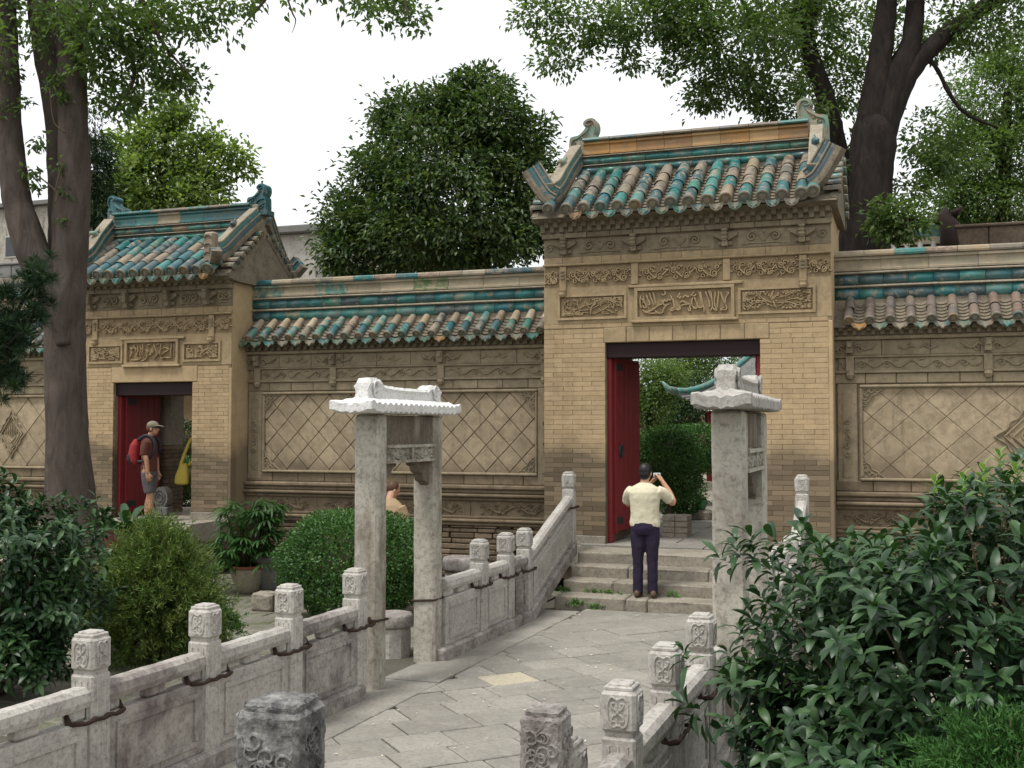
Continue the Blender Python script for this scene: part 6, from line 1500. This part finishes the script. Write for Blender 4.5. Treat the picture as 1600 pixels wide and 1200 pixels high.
def block(label, u, v, d, w_, h, mat, rows, cols, rf, win='farwin'):
    c = at_d(u, v, d); t = thing('distant_building', label, 'building', (c.x, c.y+3, GZ)); x0, x1, y0, y1, z1 = c.x-w_/2, c.x+w_/2, c.y, c.y+6, c.z
    strip(t, 'wall', x0, x1, y0, y1, GZ, z1, mat, .02); strip(t, 'roof', x0-.3, x1+.3, y0-.3, y1+.3, z1, z1+.25, rf, .03)
    for r_ in range(rows):
        for k in range(cols):
            wx = x0+w_*(k+.5)/cols; wz = z1-h*(r_+.65)
            f = strip(t, 'window', wx-.5, wx+.5, y0-.03, y0+.1, wz-.6, wz+.6, 'marble', .02); strip(f, 'pane', wx-.42, wx+.42, y0-.034, y0-.01, wz-.52, wz+.52, win, .01)
    return t
block('pale tan block with small windows beside the dense evergreen tree', 500, 372, 42, 4.4, 3.0, 'farwall', 3, 2, 'farwall')
block('distant block with a flat grey roof behind the gable of the smaller gatehouse', 452, 366, 38, 2.0, 2.8, 'marble', 3, 1, 'basin')
block('pale concrete building rising far behind the forked tree', 20, 325, 60, 9, 3.2, 'arch', 4, 3, 'basin')
# ================================================================== people
def ell(c, rx, ry, n=14, tilt=0):
    return [(c[0]+rx*math.cos(6.283*j/n), c[1]+ry*math.sin(6.283*j/n), c[2]+tilt*math.sin(6.283*j/n)) for j in range(n)]
def torso(b, prof):                                  # prof: (x,y,z,rx,ry)
    b.rings([ell((p[0], p[1], p[2]), p[3], p[4]) for p in prof])
def taper(b, pts, rad, n=10): 
    s_ = smooth_line([(*p, r_) for p, r_ in zip(pts, rad)], 4); b.tube([p[:3] for p in s_], [p[3] for p in s_], n)
def ball(b, c, rx, ry, rz, n=12):
    k = 8; b.rings([[(c[0]+rx*math.sin(math.pi*(i+.02)/(k+.04))*math.cos(6.283*j/n), c[1]+ry*math.sin(math.pi*(i+.02)/(k+.04))*math.sin(6.283*j/n), c[2]-rz*math.cos(math.pi*(i+.02)/(k+.04))) for j in range(n)] for i in range(k+1)])
def hand(b, w_, fwd, side, nrm, curl=.5, sc=1.0, thumb=1):
    """palm with four fingers of different lengths and a thumb from the side of the palm"""
    w_, f, s_, n_ = Vector(w_), Vector(fwd).normalized(), Vector(side).normalized(), Vector(nrm).normalized()
    for k in range(4): b.tube([w_+s_*(k-1.5)*.017*sc, w_+f*.045*sc+s_*(k-1.5)*.020*sc, w_+f*.085*sc+s_*(k-1.5)*.021*sc], [.015*sc,.016*sc,.0125*sc], 8)
    for k, L in enumerate((.066,.078,.072,.055)):
        p = w_+f*.085*sc+s_*(k-1.5)*.0215*sc; a = 0; pts = [p]; 
        for j in range(3): a += curl; p = p+(f*math.cos(a)+n_*math.sin(a))*L*sc*(.45,.32,.23)[j]; pts.append(p)
        b.tube(pts, [.0098*sc,.0092*sc,.0086*sc,.0065*sc], 7)
    p = w_+f*.03*sc-s_*.028*sc*thumb; b.tube([p, p+f*.028*sc-s_*.026*sc*thumb+n_*.008, p+f*.058*sc-s_*.032*sc*thumb+n_*.022], [.014*sc,.0115*sc,.008*sc], 7)
def head(b, c, fwd, sc=1.0, pitch=0):
    """skull, jaw, nose, lips, ears; c is the head's centre"""
    c = Vector(c); f = Vector((fwd[0], fwd[1], 0)).normalized(); s_ = f.cross(Vector((0,0,1))); u = Vector((0,0,1))
    f2 = f*math.cos(pitch)-u*math.sin(pitch); u2 = u*math.cos(pitch)+f*math.sin(pitch)
    def W(x, y, z): return tuple(c+s_*x*sc+f2*y*sc+u2*z*sc)
    m = MB(); ball(m, (0,-.008,.02), .074, .094, .10); ball(m, (0,.022,-.045), .056, .066, .068)
    m.tube([(0,.082,.012),(0,.102,-.018),(0,.096,-.03)], [.009,.014,.012], 7); ball(m, (0,.078,-.06), .024, .012, .012)
    ball(m, (0,.07,.028), .05, .02, .012)
    for sg in (-1, 1): ball(m, (sg*.076,-.006,-.012), .010, .020, .030)
    b.add([W(*p) for p in m.v], m.f); return W
def person(name, label, loc, rz, parts, body, eyes=None, group=None):
    """body: one continuous mesh; parts: clothing and things worn, (name, MB, material, voxel)"""
    t = thing(name, label, 'person', loc, group); Mx = Matrix.Translation(Vector(loc)) @ Matrix.Rotation(rz, 4, 'Z')
    def fin(nm, b, mat, vox, par=t):
        b.v = [tuple(Mx @ Vector(p)) for p in b.v]; o = b.build(nm, M[mat], par, True, fix=True)
        if vox: remesh(o, vox, 3)
        if mat in ('cream','navy','maroon','grey_cloth','tanshirt'): rough(o, .015, .08)
        return o
    bo = fin('body', body[0], body[1], .0075)
    made = {}
    for nm, b, mat, vox, *sub in parts: made[nm] = fin(nm, b, mat, vox, made[sub[0]] if sub else t)
    return t
def legs(pt, sp=.1, z0=.05, rk=.068, rh=.098, ra=.06, knee=(0,.015), hip=.88, lean=(0,0), stride=0):
    for sg in (-1, 1):
        st = stride*sg; taper(pt, [(sg*sp, st, z0), (sg*sp*1.02, st*.9, .22), (sg*sp+knee[0], st*.55+knee[1]+abs(st)*.2, .48), (sg*sp*.95+lean[0]*.5, lean[1]*.6, .72), (sg*sp*.85+lean[0], lean[1], hip)], [ra, ra*1.02, rk, rh*.93, rh])
def shoe(b, x, y, z=0, L=.27):
    b.rings([[(x+.045*wd*math.cos(a), y-.09+L*f, z+.005+max(0, h*(.5+.5*math.sin(a)))) for a in [6.283*k/12 for k in range(12)]] for f, wd, h in ((0,.55,.07),(.12,.85,.095),(.35,.9,.10),(.6,1.05,.07),(.85,1.0,.05),(1,.5,.035))])

# ---- man in the cream shirt, photographing from the first step
def man_cream():
    body = MB(); W = head(body, (.005,.03,1.585), (.12,1), 1.0)
    taper(body, [(0,-.01,1.40),(0,.0,1.46),(.003,.015,1.53)], [.066,.058,.056])
    taper(body, [(.21,.03,1.36),(.31,.14,1.22),(.335,.18,1.205)], [.05,.046,.046]); taper(body, [(.335,.18,1.205),(.27,.25,1.33),(.175,.27,1.475)], [.045,.04,.028])
    hand(body, (.175,.27,1.475), (-.55,.25,.75), (-.4,-.8,.0), (-.5,.4,-.2), .55, .95)
    taper(body, [(-.21,.03,1.36),(-.25,.16,1.19),(-.235,.2,1.18)], [.05,.045,.045]); taper(body, [(-.235,.2,1.18),(-.10,.30,1.30),(.02,.32,1.44)], [.044,.038,.028])
    hand(body, (.02,.32,1.44), (.6,.15,.6), (.3,.8,0), (.2,.5,.5), .5, .95)
    for sg in (-1, 1): taper(body, [(sg*.09,0,.06),(sg*.09,0,.2)], [.04,.045])
    torso(body, [(0,0,.98,.12,.09),(0,0,1.2,.13,.09),(0,0,1.38,.16,.08),(0,0,1.43,.06,.05)])
    for sg in (-1, 1): taper(body, [(sg*.085,0,.15),(sg*.09,0,.5),(sg*.08,0,1.0)], [.04,.045,.06])
    sh = MB(); torso(sh, [(0,.0,.90,.196,.135),(0,0,.95,.20,.14),(0,-.005,1.03,.188,.132),(.0,-.01,1.12,.186,.13),(0,-.015,1.25,.20,.132),(0,-.02,1.34,.205,.122),(0,-.015,1.40,.175,.10),(0,-.005,1.445,.10,.078),(0,.0,1.462,.068,.066)])
    taper(sh, [(.165,-.005,1.36),(.235,.045,1.32),(.305,.125,1.235)], [.074,.073,.070]); taper(sh, [(-.165,-.005,1.36),(-.225,.045,1.30),(-.252,.13,1.20)], [.074,.070,.066])
    tr = MB(); legs(tr, .092, .05, .073, .108, .066, (0,.0), .90); torso(tr, [(0,-.0,.80,.165,.125),(0,-.01,.88,.18,.14),(0,-.01,.96,.178,.13),(0,0,1.0,.17,.12)])
    so_ = MB(); shoe(so_, -.10, .0); so_.v = so_.v; s2 = MB(); shoe(s2, .11, .0)
    ha = MB(); m = MB(); ball(m, (0,-.02,.032), .084, .098, .100); ball(m, (0,-.05,-.01), .075, .066, .085); ha.add([W(*p) for p in m.v], m.f)
    cam_ = MB(); cam_.cbox(.055,.150,.300,.330,1.515,1.575,.006); sc_ = MB(); sc_.box(.075,.135,.297,.301,1.525,1.565)
    pos = at_z(1012, 931, .15); pos.y = 14.22
    person('person', 'man in a cream T-shirt and navy trousers photographing from the first step', pos, R(2), [('shirt', sh, 'cream', .011), ('trousers', tr, 'navy', .011), ('shoe', so_, 'shoe', 0), ('shoe', s2, 'shoe', 0), ('hair', ha, 'hair_b', .009), ('camera', cam_, 'silver', 0), ('camera_screen', sc_, 'screen', 0, 'camera')], (body, 'skin'))
man_cream()
# ---- walker with a red rucksack in the doorway of the smaller gate (local +y is his walking direction)
def man_pack():
    body = MB(); W = head(body, (0,.055,1.52), (0,1), 1.0)
    taper(body, [(0,.0,1.34),(0,.02,1.41),(0,.04,1.47)], [.064,.055,.055]); torso(body, [(0,0,.9,.12,.09),(0,0,1.2,.14,.09),(0,0,1.34,.15,.08),(0,.0,1.39,.06,.05)])
    for sg in (-1, 1):
        st = .055*sg
        taper(body, [(sg*.09, st, .05),(sg*.09, st, .22),(sg*.09, st*.7+.02, .44),(sg*.09, 0, .7),(sg*.08, 0, .92)], [.038,.056,.052,.075,.09])
        ex = sg*.205; taper(body, [(sg*.17,0,1.31),(sg*.205,-.02,1.12),(sg*.215,.03,1.03),(sg*.21,.06,.80)], [.05,.044,.042,.030]); hand(body, (sg*.21,.06,.80), (0,.15,-1), (0,1,.15) if sg > 0 else (0,1,.15), (-sg,.1,0), .35, 1.0, -1)
    sh = MB(); torso(sh, [(0,.0,.80,.165,.125),(0,0,.86,.168,.128),(0,0,1.0,.165,.122),(0,.005,1.15,.178,.122),(0,.0,1.28,.188,.115),(0,0,1.34,.155,.095),(0,.008,1.385,.085,.07),(0,.01,1.40,.066,.062)])
    for sg in (-1, 1): taper(sh, [(sg*.155,0,1.30),(sg*.19,-.01,1.20),(sg*.205,-.015,1.08)], [.074,.07,.066])
    st_ = MB(); torso(st_, [(0,0,.74,.155,.12),(0,0,.80,.165,.128),(0,0,.88,.16,.12)])
    for sg in (-1, 1): taper(st_, [(sg*.085,0,.80),(sg*.092,.015,.66),(sg*.095,.03*sg+.02,.47)], [.098,.098,.088])
    ha = MB(); m = MB(); ball(m, (0,-.022,.01), .080, .092, .085); ha.add([W(*p) for p in m.v], m.f)
    cp = MB(); m = MB(); ball(m, (0,-.004,.055), .086, .102, .075); m.rings([[(.078*wd*math.cos(a), y, z+.008*math.sin(a)+.0) for a in [6.283*k/12 for k in range(12)]] for y, z, wd in ((.05,.045,1),(.11,.05,.95),(.16,.04,.75),(.185,.032,.4))]); cp.add([W(*p) for p in m.v], m.f)
    gl = MB(); m = MB(); m.box(-.07,.07,.082,.10,.012,.036); m.box(.066,.080,-.01,.09,.018,.028); m.box(-.080,-.066,-.01,.09,.018,.028); gl.add([W(*p) for p in m.v], m.f)
    pk = MB(); torso(pk, [(0,-.20,.93,.10,.06),(0,-.225,.98,.13,.10),(0,-.235,1.1,.135,.115),(0,-.22,1.25,.125,.10),(0,-.19,1.35,.09,.06)])
    pb = MB(); torso(pb, [(0,-.26,.94,.10,.07),(0,-.285,1.0,.12,.085),(0,-.29,1.08,.115,.08),(0,-.28,1.13,.09,.05)])
    pst = MB()
    for sg in (-1, 1): pst.tube(smooth_line([(sg*.09,-.16,1.33),(sg*.10,-.02,1.41),(sg*.11,.11,1.32),(sg*.12,.12,1.15),(sg*.14,.0,1.0),(sg*.11,-.16,.98)], 4), .018, 6, sq=1.6)
    s1 = MB(); shoe(s1, -.09, -.05, 0, .28); s2 = MB(); shoe(s2, .09, .06, 0, .28)
    pos = Vector((at_y(232, 820, 15.55).x, 15.55, .782))
    person('person', 'man in khaki cap and brown shirt with a red rucksack, at the smaller gate', pos, R(-74), [('shirt', sh, 'maroon', .011), ('shorts', st_, 'grey_cloth', .011), ('shoe', s1, 'packblk', 0), ('shoe', s2, 'packblk', 0), ('hair', ha, 'hair_br', .009), ('cap', cp, 'khaki', .008), ('glasses', gl, 'packblk', 0), ('rucksack', pk, 'packred', .012), ('pocket', pb, 'packblk', .012, 'rucksack'), ('strap', pst, 'packblk', 0, 'rucksack')], (body, 'skin_dk'))
man_pack()
# ---- stooping person behind the white-roofed gateway
def man_tan():
    body = MB(); W = head(body, (.02,.20,1.50), (.8,.6), 1.0, .55)
    taper(body, [(0,.06,1.34),(.0,.11,1.40),(.01,.16,1.46)], [.066,.058,.055]); torso(body, [(0,0,.9,.12,.09),(0,.02,1.15,.14,.09),(0,.05,1.32,.15,.08)])
    for sg in (-1, 1):
        taper(body, [(sg*.09,0,.04),(sg*.09,0,.45),(sg*.08,0,.9)], [.045,.055,.085])
        taper(body, [(sg*.18,.05,1.29),(sg*.23,.08,1.08),(sg*.16,.30,1.08)], [.05,.045,.032]); hand(body, (sg*.16,.30,1.08), (-sg*.3,.9,.2), (1,.3,0), (0,0,-1), .3, 1.0, sg)
    sh = MB(); torso(sh, [(0,0,.84,.17,.125),(0,0,1.0,.165,.12),(0,.03,1.18,.19,.125),(0,.06,1.30,.19,.11),(0,.08,1.36,.13,.085),(0,.09,1.395,.075,.07)])
    for sg in (-1, 1): taper(sh, [(sg*.165,.05,1.28),(sg*.21,.06,1.18),(sg*.228,.075,1.07)], [.076,.07,.064])
    tr = MB(); legs(tr, .09, .06, .07, .10, .062); torso(tr, [(0,0,.78,.155,.12),(0,0,.88,.165,.125),(0,0,.94,.16,.118)])
    ha = MB(); m = MB(); ball(m, (0,-.025,.03), .083, .094, .098); ha.add([W(*p) for p in m.v], m.f); s1 = MB(); shoe(s1, -.09, 0); s2 = MB(); shoe(s2, .09, 0)
    pos = at_d(606, 800, 15.6); pos.z = GZ
    person('person', 'person in a tan shirt with bowed head behind the clipped round bush', pos, R(10), [('shirt', sh, 'tanshirt', .012), ('trousers', tr, 'grey_cloth', .012), ('hair', ha, 'hair_br', .010), ('shoe', s1, 'shoe', 0), ('shoe', s2, 'shoe', 0)], (body, 'skin'))
man_tan()
# ---- dark-clad person with a yellow shoulder bag just inside the smaller gate
def woman_bag():
    body = MB(); W = head(body, (0,.04,1.50), (0,1), .97); taper(body, [(0,0,1.33),(0,.015,1.40),(0,.03,1.45)], [.058,.05,.05]); torso(body, [(0,0,.9,.11,.09),(0,0,1.15,.12,.08),(0,0,1.33,.13,.07)])
    for sg in (-1, 1):
        taper(body, [(sg*.08,0,.04),(sg*.08,0,.45),(sg*.075,0,.9)], [.042,.05,.08]); taper(body, [(sg*.16,0,1.29),(sg*.19,0,1.08),(sg*.18,.08,.86)], [.044,.04,.028]); hand(body, (sg*.18,.08,.86), (0,.15,-1), (0,1,0), (-sg,0,0), .3, .95, -1)
    sh = MB(); torso(sh, [(0,0,.84,.155,.115),(0,0,1.0,.14,.105),(0,0,1.2,.165,.11),(0,0,1.31,.155,.09),(0,0,1.37,.07,.06)])
    for sg in (-1, 1): taper(sh, [(sg*.14,0,1.28),(sg*.175,0,1.16),(sg*.19,.01,1.0)], [.066,.06,.052])
    tr = MB(); legs(tr, .085, .06, .062, .092, .055); torso(tr, [(0,0,.78,.145,.115),(0,0,.9,.15,.11)])
    ha = MB(); m = MB(); ball(m, (0,-.025,.02), .084, .094, .105); ha.add([W(*p) for p in m.v], m.f); s1 = MB(); shoe(s1, -.085, 0); s2 = MB(); shoe(s2, .085, 0)
    pos = Vector((at_y(313, 760, 17.2).x, 17.2, .775))
    person('person', 'person in black behind the door jamb of the smaller gate, carrying the yellow bag', pos, R(-80), [('top', sh, 'packblk', .012), ('trousers', tr, 'packblk', .012), ('hair', ha, 'hair_b', .010), ('shoe', s1, 'packblk', 0), ('shoe', s2, 'packblk', 0)], (body, 'skin'))
    bx, by = pos.x-.31, pos.y-.12; t = thing('shoulder_bag', 'yellow cloth shoulder bag hanging in the smaller gate', 'bag', (bx, by, 1.32))
    b = MB(); torso(b, [(bx,by,1.30,.10,.04),(bx,by,1.33,.15,.07),(bx+.01,by,1.45,.145,.075),(bx+.03,by,1.58,.11,.06),(bx+.06,by,1.68,.05,.03)]); remesh(b.build('bag_body', M['yellow'], t, True, fix=True), .012, 3)
    b = MB(); b.tube(smooth_line([(bx-.04,by,1.60),(bx+.05,by-.01,1.82),(bx+.16,by+.03,2.10),(bx+.24,by+.09,2.12),(bx+.2,by+.12,1.8),(bx+.08,by+.02,1.6)], 5), .020, 6, sq=1.7); b.build('bag_strap', M['yellow'], t, True)
woman_bag()
